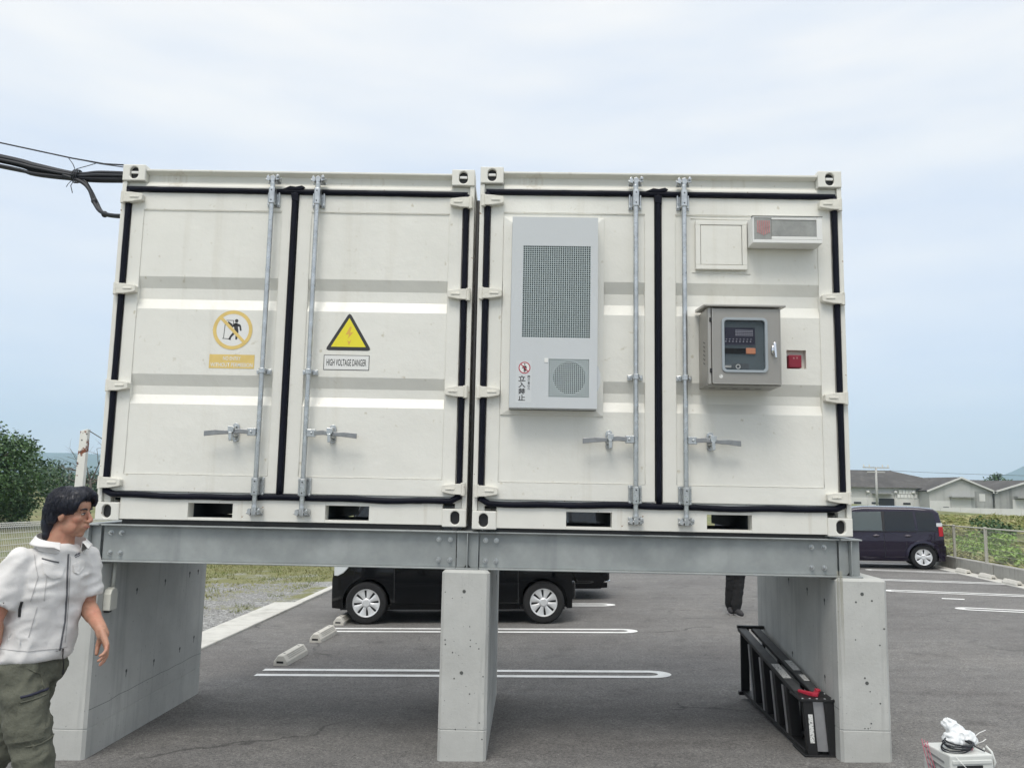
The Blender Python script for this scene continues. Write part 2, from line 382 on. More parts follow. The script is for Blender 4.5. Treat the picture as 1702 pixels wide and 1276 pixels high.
# ------------------------------------------------------------------ ground
def asphalt_mat():
    m = mat('worn asphalt', (0.125, 0.122, 0.118), 0.9)
    t = m.node_tree; b = t.nodes['Principled BSDF']; nn = t.nodes.new; ll = t.links.new
    tcn = nn('ShaderNodeTexCoord'); co = tcn.outputs['Object']
    def noise(s, d, r=0.6, vec=co):
        n = nn('ShaderNodeTexNoise'); n.inputs['Scale'].default_value = s; n.inputs['Detail'].default_value = d; n.inputs['Roughness'].default_value = r; ll(vec, n.inputs['Vector']); return n.outputs['Fac']
    def ramp(src, stops):
        n = nn('ShaderNodeValToRGB'); e = n.color_ramp.elements
        e[0].position, e[0].color = stops[0][0], (*stops[0][1], 1); e[1].position, e[1].color = stops[-1][0], (*stops[-1][1], 1)
        for p, c in stops[1:-1]: q = e.new(p); q.color = (*c, 1)
        ll(src, n.inputs[0]); return n.outputs[0]
    def mul(a, c):
        n = nn('ShaderNodeMix'); n.data_type = 'RGBA'; n.blend_type = 'MULTIPLY'; n.inputs['Factor'].default_value = 1; ll(a, n.inputs['A']); ll(c, n.inputs['B']); return n.outputs['Result']
    fine = ramp(noise(150, 3, 0.7), [(0.30, (0.062, 0.060, 0.058)), (0.46, (0.140, 0.136, 0.131)), (0.58, (0.178, 0.173, 0.166)), (0.72, (0.36, 0.35, 0.335))])
    big = ramp(noise(0.45, 6, 0.55), [(0.30, (0.82, 0.80, 0.80)), (0.5, (1, 1, 1)), (0.70, (1.16, 1.15, 1.13))])
    mid = ramp(noise(7, 5, 0.6), [(0.3, (0.88, 0.88, 0.88)), (0.7, (1.12, 1.12, 1.12))])
    mp = nn('ShaderNodeMapping'); mp.inputs['Scale'].default_value = (0.35, 3.2, 1); mp.inputs['Rotation'].default_value = (0, 0, radians(-12)); ll(co, mp.inputs[0])
    str_ = ramp(noise(1.6, 5, 0.6, mp.outputs[0]), [(0.3, (0.90, 0.89, 0.89)), (0.7, (1.09, 1.09, 1.09))])
    grit = ramp(noise(48, 3, 0.7), [(0.34, (0.66, 0.66, 0.66)), (0.5, (1, 1, 1)), (0.66, (1.32, 1.31, 1.29))])
    ll(mul(mul(mul(mul(fine, big), mid), str_), grit), b.inputs['Base Color'])
    # hairline cracks and old stains
    nd = nn('ShaderNodeTexNoise'); nd.inputs['Scale'].default_value = 1.1; nd.inputs['Detail'].default_value = 6; ll(co, nd.inputs['Vector'])
    va = nn('ShaderNodeVectorMath'); va.operation = 'MULTIPLY_ADD'; va.inputs[1].default_value = (1.3, 1.3, 0); ll(nd.outputs['Color'], va.inputs[0]); ll(co, va.inputs[2])
    vo = nn('ShaderNodeTexVoronoi'); vo.feature = 'DISTANCE_TO_EDGE'; vo.inputs['Scale'].default_value = 0.42; ll(va.outputs[0], vo.inputs['Vector'])
    crack = ramp(vo.outputs['Distance'], [(0.0, (0.50, 0.50, 0.50)), (0.0035, (0.62, 0.62, 0.62)), (0.006, (1, 1, 1))])
    msk = ramp(noise(0.6, 3), [(0.50, (0, 0, 0)), (0.60, (1, 1, 1))])
    mk = nn('ShaderNodeMix'); mk.data_type = 'RGBA'; ll(msk, mk.inputs['Factor']); mk.inputs['A'].default_value = (1, 1, 1, 1); ll(crack, mk.inputs['B'])
    stain = ramp(noise(1.9, 6, 0.62), [(0.30, (0.70, 0.69, 0.69)), (0.38, (0.93, 0.93, 0.93)), (0.44, (1, 1, 1)), (0.66, (1, 1, 1)), (0.76, (1.18, 1.17, 1.14))])
    prev = b.inputs['Base Color'].links[0].from_socket
    ll(mul(mul(prev, mk.outputs['Result']), stain), b.inputs['Base Color'])
    bn = nn('ShaderNodeBump'); bn.inputs['Strength'].default_value = 0.5; bn.inputs['Distance'].default_value = 0.006
    ll(noise(160, 3, 0.7), bn.inputs['Height']); ll(bn.outputs[0], b.inputs['Normal'])
    return m
ASPH = asphalt_mat()

def gravel_mat():
    m = mat('gravel with grass', (0.25, 0.25, 0.24), 0.95)
    t = m.node_tree; b = t.nodes['Principled BSDF']; nn = t.nodes.new; ll = t.links.new
    tcn = nn('ShaderNodeTexCoord'); co = tcn.outputs['Object']
    vo = nn('ShaderNodeTexVoronoi'); vo.inputs['Scale'].default_value = 26; ll(co, vo.inputs['Vector'])
    hs = nn('ShaderNodeSeparateColor'); ll(vo.outputs['Color'], hs.inputs[0])
    r1 = nn('ShaderNodeValToRGB'); r1.color_ramp.elements[0].color = (0.14, 0.14, 0.135, 1); r1.color_ramp.elements[1].color = (0.44, 0.44, 0.43, 1); ll(hs.outputs[0], r1.inputs[0])
    n1 = nn('ShaderNodeTexNoise'); n1.inputs['Scale'].default_value = 60; n1.inputs['Detail'].default_value = 4; ll(co, n1.inputs['Vector'])
    r2 = nn('ShaderNodeValToRGB'); r2.color_ramp.elements[0].position = .3; r2.color_ramp.elements[1].position = .7
    r2.color_ramp.elements[0].color = (0.09, 0.11, 0.03, 1); r2.color_ramp.elements[1].color = (0.30, 0.28, 0.13, 1); ll(n1.outputs['Fac'], r2.inputs[0])
    n2 = nn('ShaderNodeTexNoise'); n2.inputs['Scale'].default_value = 0.75; n2.inputs['Detail'].default_value = 7; n2.inputs['Roughness'].default_value = 0.65; ll(co, n2.inputs['Vector'])
    sx = nn('ShaderNodeSeparateXYZ'); ll(co, sx.inputs[0])
    mr = nn('ShaderNodeMapRange'); mr.inputs['From Min'].default_value = 3; mr.inputs['From Max'].default_value = 14; mr.inputs['To Min'].default_value = -0.12; mr.inputs['To Max'].default_value = 0.16; ll(sx.outputs['Y'], mr.inputs['Value'])
    ad = nn('ShaderNodeMath'); ad.operation = 'ADD'; ll(n2.outputs['Fac'], ad.inputs[0]); ll(mr.outputs[0], ad.inputs[1])
    r3 = nn('ShaderNodeMapRange'); r3.inputs['From Min'].default_value = .47; r3.inputs['From Max'].default_value = .60; ll(ad.outputs[0], r3.inputs['Value'])
    mx = nn('ShaderNodeMix'); mx.data_type = 'RGBA'; ll(r3.outputs[0], mx.inputs['Factor']); ll(r1.outputs[0], mx.inputs['A']); ll(r2.outputs[0], mx.inputs['B']); ll(mx.outputs['Result'], b.inputs['Base Color'])
    bn = nn('ShaderNodeBump'); bn.inputs['Strength'].default_value = 0.9; bn.inputs['Distance'].default_value = 0.03; ll(vo.outputs['Distance'], bn.inputs['Height']); ll(bn.outputs[0], b.inputs['Normal'])
    return m
GRAV = gravel_mat()
FIELD = mat('dry grass field', (0.20, 0.19, 0.085), 0.95, var=0.25, vscale=0.6, col2=(0.12, 0.145, 0.05), c2scale=0.35, c2lo=0.42, c2hi=0.62, bump=0.6, bscale=6, bdist=0.1)
BANKM = mat('weedy bank soil', (0.16, 0.155, 0.07), 0.95, var=0.3, vscale=1.6, col2=(0.12, 0.16, 0.05), c2scale=0.9, c2lo=0.42, c2hi=0.6, bump=0.8, bscale=8, bdist=0.08)

def kx(y): return 9.8 + 0.143 * (y - 10.5)         # line of the low wall on the right
def sm(a, b, t):
    t = max(0.0, min(1.0, (t - a) / (b - a))); return t * t * (3 - 2 * t)
def land(x, y):
    base = g(max(-9, min(10, x)), max(-14, min(18, y))) - 0.16
    d = sqrt(x * x + y * y)
    if x < -8.6: base += sm(8.6, 34, -x) * 0.55 + sm(25, 70, -x) * 0.55
    s = x - kx(y) - 0.35
    if s > 0 and y > -20: base += sm(0, 7.5, s) * (0.88 + 0.08 * mnoise.noise(V(x * .35, y * .35, 1))) - sm(9, 34, s) * 1.85
    base = base * (1 - sm(150, 500, d)) + (-1.0) * sm(150, 500, d)
    return base
def axis_vals(lo, hi, near_lo, near_hi, step):
    vals = []; t = near_lo
    while t < near_hi: vals.append(t); t += step
    vals.append(near_hi)
    for k, sgn, st in ((hi, 1, near_hi), (lo, -1, near_lo)):
        t = st; d = step
        while abs(t) < abs(k):
            d *= 1.35; t += sgn * d; vals.append(max(lo, min(hi, t)))
    return sorted(set(vals))
xs = axis_vals(-3200, 3200, -40, 45, 0.9); ys = axis_vals(-2800, 3300, -14, 45, 0.9)
b = MB(); b.add([(x, y, land(x, y)) for y in ys for x in xs], [(j * len(xs) + i, j * len(xs) + i + 1, (j + 1) * len(xs) + i + 1, (j + 1) * len(xs) + i) for j in range(len(ys) - 1) for i in range(len(xs) - 1)])
gr = b.build('ground', FIELD, smooth=True, fixn=False); tag(gr, kind='structure')
# car park sheet
b = MB(); yy = [-14 + 0.75 * i for i in range(49)]
rows = [[-3.16, -1, 1, 3, 5, 7, kx(y) + 0.02] for y in yy]
b.add([(x, y, g(x, y)) for y, r in zip(yy, rows) for x in r], [(j * 7 + i, j * 7 + i + 1, (j + 1) * 7 + i + 1, (j + 1) * 7 + i) for j in range(48) for i in range(6)])
lot = b.build('parking_lot', ASPH, fixn=False); tag(lot, kind='structure')
# gravel yard sheet
b = MB(); nx, ny = 24, 60
def yard(x, y): return g(x, y) + 0.006 + 0.016 * mnoise.noise(V(x * 1.3, y * 1.3, 4))
b.add([(-8.7 + 5.5 * i / nx, -12 + 32 * j / ny, yard(-8.7 + 5.5 * i / nx, -12 + 32 * j / ny)) for j in range(ny + 1) for i in range(nx + 1)], [(j * (nx + 1) + i, j * (nx + 1) + i + 1, (j + 1) * (nx + 1) + i + 1, (j + 1) * (nx + 1) + i) for j in range(ny) for i in range(nx)])
yd = b.build('gravel_yard', GRAV, smooth=True, fixn=False); tag(yd, kind='structure')
# bank sheet beyond the right wall
b = MB(); nx, ny = 36, 50
def bank(x, y): return land(x, y) + 0.03 + 0.07 * mnoise.noise(V(x * .9, y * .9, 2)) * sm(0.5, 2, x - kx(y))
P = [[(kx(y) + 0.30 + 14 * i / nx, y) for i in range(nx + 1)] for y in [-2 + 44 * j / ny for j in range(ny + 1)]]
b.add([(x, y, bank(x, y)) for r in P for x, y in r], [(j * (nx + 1) + i, j * (nx + 1) + i + 1, (j + 1) * (nx + 1) + i + 1, (j + 1) * (nx + 1) + i) for j in range(ny) for i in range(nx)])
bk = b.build('embankment', BANKM, smooth=True, fixn=False); tag(bk, kind='structure')

# painted bay lines (children of the car park)
def bay_line(p, q, w=0.095, gap=0.14, closed=True, parent=lot):
    p = Vector(p); q = Vector(q); d = (q - p).normalized(); n = V(-d.y, d.x)
    L_ = (q - p).length; bb = MB()
    def strip(pts):                                    # pts: list of (along, across) pairs forming left/right edges
        o = []
        for a, l, r in pts:
            for s_ in (l, r):
                c = p + d * a + n * s_; o.append((c.x, c.y, g(c.x, c.y) + 0.004))
        bb.add(o, [(2 * i, 2 * i + 1, 2 * i + 3, 2 * i + 2) for i in range(len(pts) - 1)])
    k = 12
    for sg in (1, -1):
        strip([(L_ * i / k, sg * gap / 2, sg * (gap / 2 + w)) for i in range(k + 1)])
    if closed:                                         # rounded nose joining the two strips
        R0, R1 = gap / 2, gap / 2 + w; o = []
        for i in range(13):
            t = -pi / 2 + pi * i / 12
            for R_ in (R0, R1):
                c = p + d * (L_ + R_ * cos(t) * 1.3) + n * (R_ * sin(t)); o.append((c.x, c.y, g(c.x, c.y) + 0.004))
        bb.add(o, [(2 * i, 2 * i + 1, 2 * i + 3, 2 * i + 2) for i in range(12)])
    return bb.build('parking_line', PAINT, parent, fixn=False)
bay_line((-2.14, 2.60), (1.52, 2.52)); bay_line((-2.14, 5.16), (1.55, 5.06)); bay_line((-2.14, 7.66), (1.55, 7.63)); bay_line((-2.14, 10.2), (1.55, 10.16))
for p, q in (((9.86, 13.1), (8.43, 13.95)), ((9.54, 10.74), (7.0, 11.85)), ((9.4, 8.45), (6.95, 9.55)), ((9.2, 6.1), (6.95, 7.1)), ((9.95, 15.6), (7.4, 16.7))):
    bay_line(p, q)
b = MB()
for (x0, y0, x1, y1) in ((7.15, 8.35, 7.45, 8.22),):
    b.add([(x0, y0, g(x0, y0) + .004), (x1, y1, g(x1, y1) + .004), (x1 + .05, y1 + .1, g(x1, y1) + .004), (x0 + .05, y0 + .1, g(x0, y0) + .004)], [(0, 1, 2, 3)])
b.build('painted_mark', PAINT, lot, fixn=False)

# left kerb strip: concrete slabs, then a narrow kerb farther on; each piece a block of its own
ks = empty('kerb', (0, 0, 0)); tag(ks, kind='structure')
def hexslab(x0, x1, y0, y1, h=0.03, dz=0.10):
    bb = MB(); c = [(x0, y0), (x1, y0), (x1, y1), (x0, y1)]
    bb.hexa([(x, y, g(x, y) - dz) for x, y in c], [(x, y, g(x, y) + h) for x, y in c]); return bb
y = -9.0
while y < 7.3:
    hexslab(-3.62, -3.165, y + .005, y + 1.195, 0.028 + random.uniform(-.004, .004)).build('kerb_block', KERB, ks, bevel=0.012); y += 1.2
while y < 21:
    hexslab(-3.30, -3.165, y + .004, y + .596, 0.04 + random.uniform(-.004, .004)).build('kerb_block', KERB, ks, bevel=0.012); y += 0.6

# ------------------------------------------------------------------ concrete piers
def pier(x0, x1, label, holes_front, holes_left, holes_right, y0=-0.03, y1=1.78, top=1.163):
    cx = (x0 + x1) / 2
    r = empty('concrete_pier', (cx, y0, g(cx, y0))); tag(r, label, 'concrete wall', 'concrete piers under the containers')
    h = top - g(cx, y0); D = y1 - y0; hw = (x1 - x0) / 2; ch = 0.018
    bb = MB()
    def ringz(z, ins): # chamfered plan outline
        w, a, c = hw - ins, ins, D - ins; k = ch
        return [V(-w + k, a, z), V(w - k, a, z), V(w, a + k, z), V(w, c - k, z), V(w - k, c, z), V(-w + k, c, z), V(-w, c - k, z), V(-w, a + k, z)]
    bb.rings([ringz(-0.25, 0), ringz(0.18, 0), ringz(0.182, 0.003), ringz(0.188, 0.003), ringz(0.19, 0), ringz(h - ch, 0), ringz(h, ch)])
    bb.build('wall', CONC, r)
    for side, hs in (('f', holes_front), ('l', holes_left), ('r', holes_right)):
        for (a, z) in hs:
            o = MB()
            if side == 'f': o.lathe([(0.004, -0.0015), (0.011, -0.0015), (0.011, 0.004), (0.004, 0.004)], (a, 0, z), 'y', 14); o.cyl((a, -0.001, z), (a, 0.004, z), 0.010, n=14)
            else:
                s_ = -hw - 0.001 if side == 'l' else hw + 0.001
                o.cyl((s_ - 0.0005, a, z), (s_ + 0.0005, a, z), 0.012, n=14)
                o.prism([(a - .003, z - .004), (a - .005, z - .03 - .02 * random.random()), (a + .003, z - .026), (a + .006, z)], s_ - .0004, s_ + .0006, 'x')
            o.build('formwork_hole', CONCD, r)
    # pour joint line round the foot
    for s_ in (-1, 1):
        o = MB(); zj = 0.30
        n = 14; pts = [(ch + (D - 2 * ch) * i / n, zj + 0.006 * random.uniform(-1, 1)) for i in range(n + 1)]
        for (a, z), (c, w) in zip(pts, pts[1:]):
            o.add([(s_ * (hw + .0008), a, z - .002), (s_ * (hw + .0008), c, w - .002), (s_ * (hw + .0008), c, w + .002), (s_ * (hw + .0008), a, z + .002)], [(0, 1, 2, 3)])
        o.build('pour_joint', JOINT, r)
    return r
random.seed(3)
PL = pier(-2.685, -2.385, 'left concrete pier beside the man, with a small box and pipe on its inner face', [(0, .85)], [], [(.55, .98), (1.0, .99), (1.45, 1.0), (.48, .44), (.9, .42), (1.35, .42), (1.62, 1.0), (1.62, .46)])
PC = pier(-0.165, 0.14, 'middle concrete pier with pitted front under the gap between the containers', [(-.008, 1.03), (-.012, .53)], [(.4, 1.0), (1.2, 1.0)], [(.4, 1.0), (1.2, 1.0)])
PR = pier(2.335, 2.65, 'right concrete pier with a folded stepladder leaning on it', [(.0, 1.01), (.012, .47), ], [(.22, .94), (.55, .97), (.95, .99), (1.35, 1.0), (.25, .45), (.9, .47)], [(.5, 1.0), (1.2, 1.0)])
o = MB()
for (u, z, r_) in ((-.04, .96, .006), (.06, .97, .006), (.0, .50, .006), (.03, .42, .004), (-.01, .2, .004), (.01, .2, .004), (.03, .23, .005), (-.05, .73, .004), (.1, .7, .005), (.13, .8, .006), (.09, .35, .005)):
    o.cyl((u, -.0012, z), (u, .001, z), r_, n=10)
o.build('air_hole', CONCD, PR)['kind'] = 'stuff'
o = MB()
for k in range(26):
    u, z = random.uniform(-.13, .13), random.choice([random.uniform(.25, .75), random.uniform(.1, 1.15)]); o.cyl((u, -.0012, z), (u, .001, z), random.uniform(.0018, .005), n=8)
o.build('air_hole', CONCD, PC)['kind'] = 'stuff'
# stain on the right pier's front left edge
o = MB()
for k in range(9):
    a_, w_, z_ = -.155 + .004 * k, random.uniform(.001, .004), random.uniform(.35, 1.0); o.add([(a_, -.0008 - .0001 * k, 1.15), (a_ + w_, -.0008 - .0001 * k, 1.15), (a_ + w_ * .7, -.0008 - .0001 * k, 1.15 - z_ * .6), (a_ + .001, -.0008 - .0001 * k, 1.15 - z_)], [(0, 1, 2, 3)])
o.v, o.f = o.v, o.f; o.build('rust_stain', STAIN, PR)
jb = empty('junction_box', (-2.384, .10, .92)); tag(jb, 'small cream junction box on the inner face of the left pier, pipe above it', 'junction box')
o = MB(); o.rings([[V(.0, y_, z_), V(.045, y_, z_), V(.05, y_ + .006 if y_ < 0 else y_ - .006, z_), V(.0, y_ + .0, z_)] for y_, z_ in ()]) if False else None
o = MB(); o.prism([(-.045, -.075), (.05, -.075), (.05, .03), (.036, .058), (.005, .072), (-.03, .058), (-.045, .03)], 0.0, .05, 'x'); o.build('cover', mat('cream plastic', (.62, .61, .54), .5), jb, bevel=.006)
MB().tube([(.022, .03, .065), (.022, .035, .235)], .011, 10).build('conduit', mat('cream plastic pipe', (.60, .60, .55), .5), jb, True)
MB().box(.005, .04, -.03, .0, -.088, -.075).build('gland', BLACK, jb)

# ------------------------------------------------------------------ steel beams
ZB, ZT = 1.163, 1.405
def ibeam_x(x0, x1, yf, label):
    xc = (x0 + x1) / 2
    r = empty('steel_beam', (xc, yf, ZB)); tag(r, label, 'steel beam', 'galvanised beams across the front of the piers')
    h = ZT - ZB; a, c = x0 - xc, x1 - xc; o = MB()
    o.box(a, c, 0, .125, 0, .010); o.box(a, c, 0, .125, h - .010, h); o.box(a, c, .050, .058, .010, h - .010)
    o.build('beam_body', GALV, r, bevel=.003)
    return r, xc
def bolts(r, xc, us, zs, y_):
    me = None
    for u in us:
        for z in zs:
            if me is None:
                q = MB(); q.cyl((0, 0, 0), (0, -.003, 0), .0175, n=18); q.cyl((0, -.003, 0), (0, -.016, 0), .0135, .0128, n=6); q.cyl((0, -.016, 0), (0, -.030, 0), .0075, n=10)
                me = q.mesh('bolt')
            ob = link('bolt', me, ZINC, r); ob.location = (u - xc, y_, z); ob.rotation_euler = (0, random.uniform(0, 1), 0)
bl, xc1 = ibeam_x(-2.41, -.085, .0, 'left galvanised beam, under the container with the two warning signs')
bolts(bl, xc1, (-2.36, -2.29, -.20, -.125), (.055, .185), .050)
br, xc2 = ibeam_x(.065, 2.375, .0, 'right galvanised beam, under the container with the grey cooling unit')
bolts(br, xc2, (.105, .175, 2.21, 2.29), (.055, .185), .050)
def cross(x, w, label):
    r = empty('cross_beam', (x, -.012, ZB)); tag(r, label, 'steel beam', 'cross beams lying along the tops of the piers')
    h = ZT - ZB; o = MB()
    o.box(-w, w, 0, 1.77, .0, .010); o.box(-w, w, 0, 1.77, h - .010, h); o.box(-.004, .004, .003, 1.77, .010, h - .010)
    o.build('beam_body', GALV, r, bevel=.003)
    for s_ in (-1, 1): MB().box(s_ * .005, s_ * (w - .003), .045, .053, .011, h - .011).build('stiffener', GALV, r, bevel=.002)
    q = MB()
    for s_ in (-1, 1): q.prism([(s_ * .005, .012), (s_ * .022, .012), (s_ * .005, .03)], .040, .0445, 'y')
    q.build('cope_hole', BLACK, r)
    return r
cross(-.01, .073, 'stub end of the middle cross beam on top of the middle pier')
cross(2.445, .068, 'end of the cross beam on top of the right pier')
cross(-2.485, .068, 'end of the cross beam on the left pier behind the man')

# ------------------------------------------------------------------ containers
HW = 1.219; DEP = 1.75
def casting(parent, sx, top, depth_front=True):
    """corner block with an oval hole in its face"""
    w0, w1 = sorted((sx * HW, sx * (HW - .158)))
    h0, h1 = (2.315, 2.43) if top else (0.0, .117)
    y0, y1 = (0.0, .178) if depth_front else (DEP - .178, DEP)
    o = MB(); cu, cv = (w0 + w1) / 2 + sx * (.0 if top else .005), (h0 + h1) / 2
    n = 28; a, c = .030, .043
    oval = []
    for i in range(n):
        t = 2 * pi * i / n; oval.append((cu + a * cos(t), cv + (c - a) * (1 if sin(t) > 0 else -1) + a * sin(t)))
    rect = []
    for (u, v) in oval:                             # project the oval on to the rectangle outline
        du, dv = u - cu, v - cv; k = min((w1 - cu if du > 0 else cu - w0) / max(abs(du), 1e-6), (h1 - cv if dv > 0 else cv - h0) / max(abs(dv), 1e-6)); rect.append((cu + du * k, cv + dv * k))
    # make sure the four corners are present
    for cxy in ((w0, h0), (w1, h0), (w1, h1), (w0, h1)):
        j = min(range(n), key=lambda i: (rect[i][0] - cxy[0]) ** 2 + (rect[i][1] - cxy[1]) ** 2); rect[j] = cxy
    f, bk_ = (y0, y1) if depth_front else (y1, y0); dd = 1 if depth_front else -1
    R0 = [V(u, f, v) for u, v in rect]; R1 = [V(u, f, v) for u, v in oval]; R2 = [V(u, f + dd * .028, v) for u, v in oval]
    Rb = [V(u, bk_, v) for u, v in rect]
    o.rings([R2, R1, R0, Rb], cap=False)
    o.add(Rb, [tuple(range(n))])
    p = o.build('corner_casting', WHITE2, parent, bevel=.006)
    q = MB(); q.add([(u, f + dd * .0285, v) for u, v in [(cu + (x - cu) * 1.02, cv + (z - cv) * 1.02) for x, z in oval]], [tuple(range(n))])
    q.build('casting_hole', BLACK, p)
    if top and depth_front:
        MB().box(cu - .026, cu + .026, f + .012, f + .026, cv - .004, cv + .014).build('sky_light_strip', FILM, p, bevel=.004)  # white bar painted in for sky light showing through the casting
    return p

def door(parent, side, hole=None):
    """one leaf; side -1 left, +1 right"""
    r = empty('door', (0, 0, 0), 0, parent)
    if side < 0: U0, U1, P0, P1 = -1.142, -.040, -1.057, -.103
    else: U0, U1, P0, P1 = .010, 1.140, .100, 1.052
    wf, wp = .016, .0205                              # frame face, recessed panel face
    B0, T0 = .193, 2.236
    prof = [(2.116, wp), (1.645, wp), (1.569, wp + .031), (1.493, wp + .031), (1.420, wp), (.974, wp), (.898, wp + .031), (.838, wp + .031), (.773, wp), (.303, wp)]
    o = MB(); n = len(prof)
    o.add([(P0, w, v) for v, w in prof] + [(P1, w, v) for v, w in prof], [(i, i + 1, n + i + 1, n + i) for i in range(n - 1) if not (hole and i == 4)])
    if hole:
        h0, h1, k0, k1 = hole
        for q in ((P0, h0, .974, 1.420), (h1, P1, .974, 1.420), (h0, h1, k1, 1.420), (h0, h1, .974, k0)):
            o.add([(q[0], wp, q[2]), (q[1], wp, q[2]), (q[1], wp, q[3]), (q[0], wp, q[3])], [(0, 1, 2, 3)])
    for u in (P0, P1):                                # end cheeks of the two recesses
        for k in (1, 5): o.add([(u, prof[k + j][1], prof[k + j][0]) for j in range(4)], [(0, 1, 2, 3)])
        o.add([(u, wf, 2.116), (u, wp, 2.116), (u, wp, .303), (u, wf, .303)], [(0, 1, 2, 3)])
    for v in (2.116, .303): o.add([(P0, wf, v), (P1, wf, v), (P1, wp, v), (P0, wp, v)], [(0, 1, 2, 3)])
    o.add([(U0, wf, T0), (U1, wf, T0), (P1, wf, 2.116), (P0, wf, 2.116)], [(0, 1, 2, 3)])
    o.add([(U0, wf, B0), (P0, wf, .303), (P1, wf, .303), (U1, wf, B0)], [(0, 1, 2, 3)])
    o.add([(U0, wf, T0), (P0, wf, 2.116), (P0, wf, .303), (U0, wf, B0)], [(0, 1, 2, 3)])
    o.add([(U1, wf, T0), (U1, wf, B0), (P1, wf, .303), (P1, wf, 2.116)], [(0, 1, 2, 3)])
    o.add([(U0, wf, B0), (U0, .07, B0), (U0, .07, T0), (U0, wf, T0), (U1, wf, B0), (U1, .07, B0), (U1, .07, T0), (U1, wf, T0)], [(0, 1, 2, 3), (4, 5, 6, 7), (0, 1, 5, 4), (3, 2, 6, 7), (1, 2, 6, 5)])
    bm_me = o.mesh('door_leaf')
    bm = bmesh.new(); bm.from_mesh(bm_me); bmesh.ops.remove_doubles(bm, verts=bm.verts, dist=.0004); bmesh.ops.recalc_face_normals(bm, faces=bm.faces); bm.to_mesh(bm_me); bm.free()
    link('door_leaf', bm_me, WHITE, r, bevel=.0055)
    o = MB()                                          # weld seams: thin proud beads
    for v in (2.112, .307):
        pts = [(P0 + (P1 - P0) * i / 24, wf - .0005, v + random.uniform(-.0012, .0012)) for i in range(25)]; o.tube(pts, .0024, 5)
    for u in (P0, P1):
        pts = [(u + random.uniform(-.001, .001), wf + .0005, .31 + 1.8 * i / 30) for i in range(31)]; o.tube(pts, .0016, 5)
    o.build('weld_seam', WHITE2, r, True)
    for v in (2.188, 1.547, .887, .245):
        s_ = side; o = MB()
        a = [(s_ * 1.185, v - .036), (s_ * 1.185, v + .036), (s_ * 1.13, v + .034), (s_ * 1.062, v + .024), (s_ * 1.056, v + .018), (s_ * 1.056, v - .016), (s_ * 1.062, v - .022), (s_ * 1.13, v - .034)]
        o.prism(a, -.030, .020, 'y'); o.cyl((s_ * 1.194, -.012, v - .042), (s_ * 1.194, -.012, v + .042), .0165, n=14)
        o.box(min(s_ * 1.14, s_ * 1.08), max(s_ * 1.14, s_ * 1.08), -.035, -.029, v - .006, v + .008)
        o.build('hinge', HINGEP, r, bevel=.004)
    return r

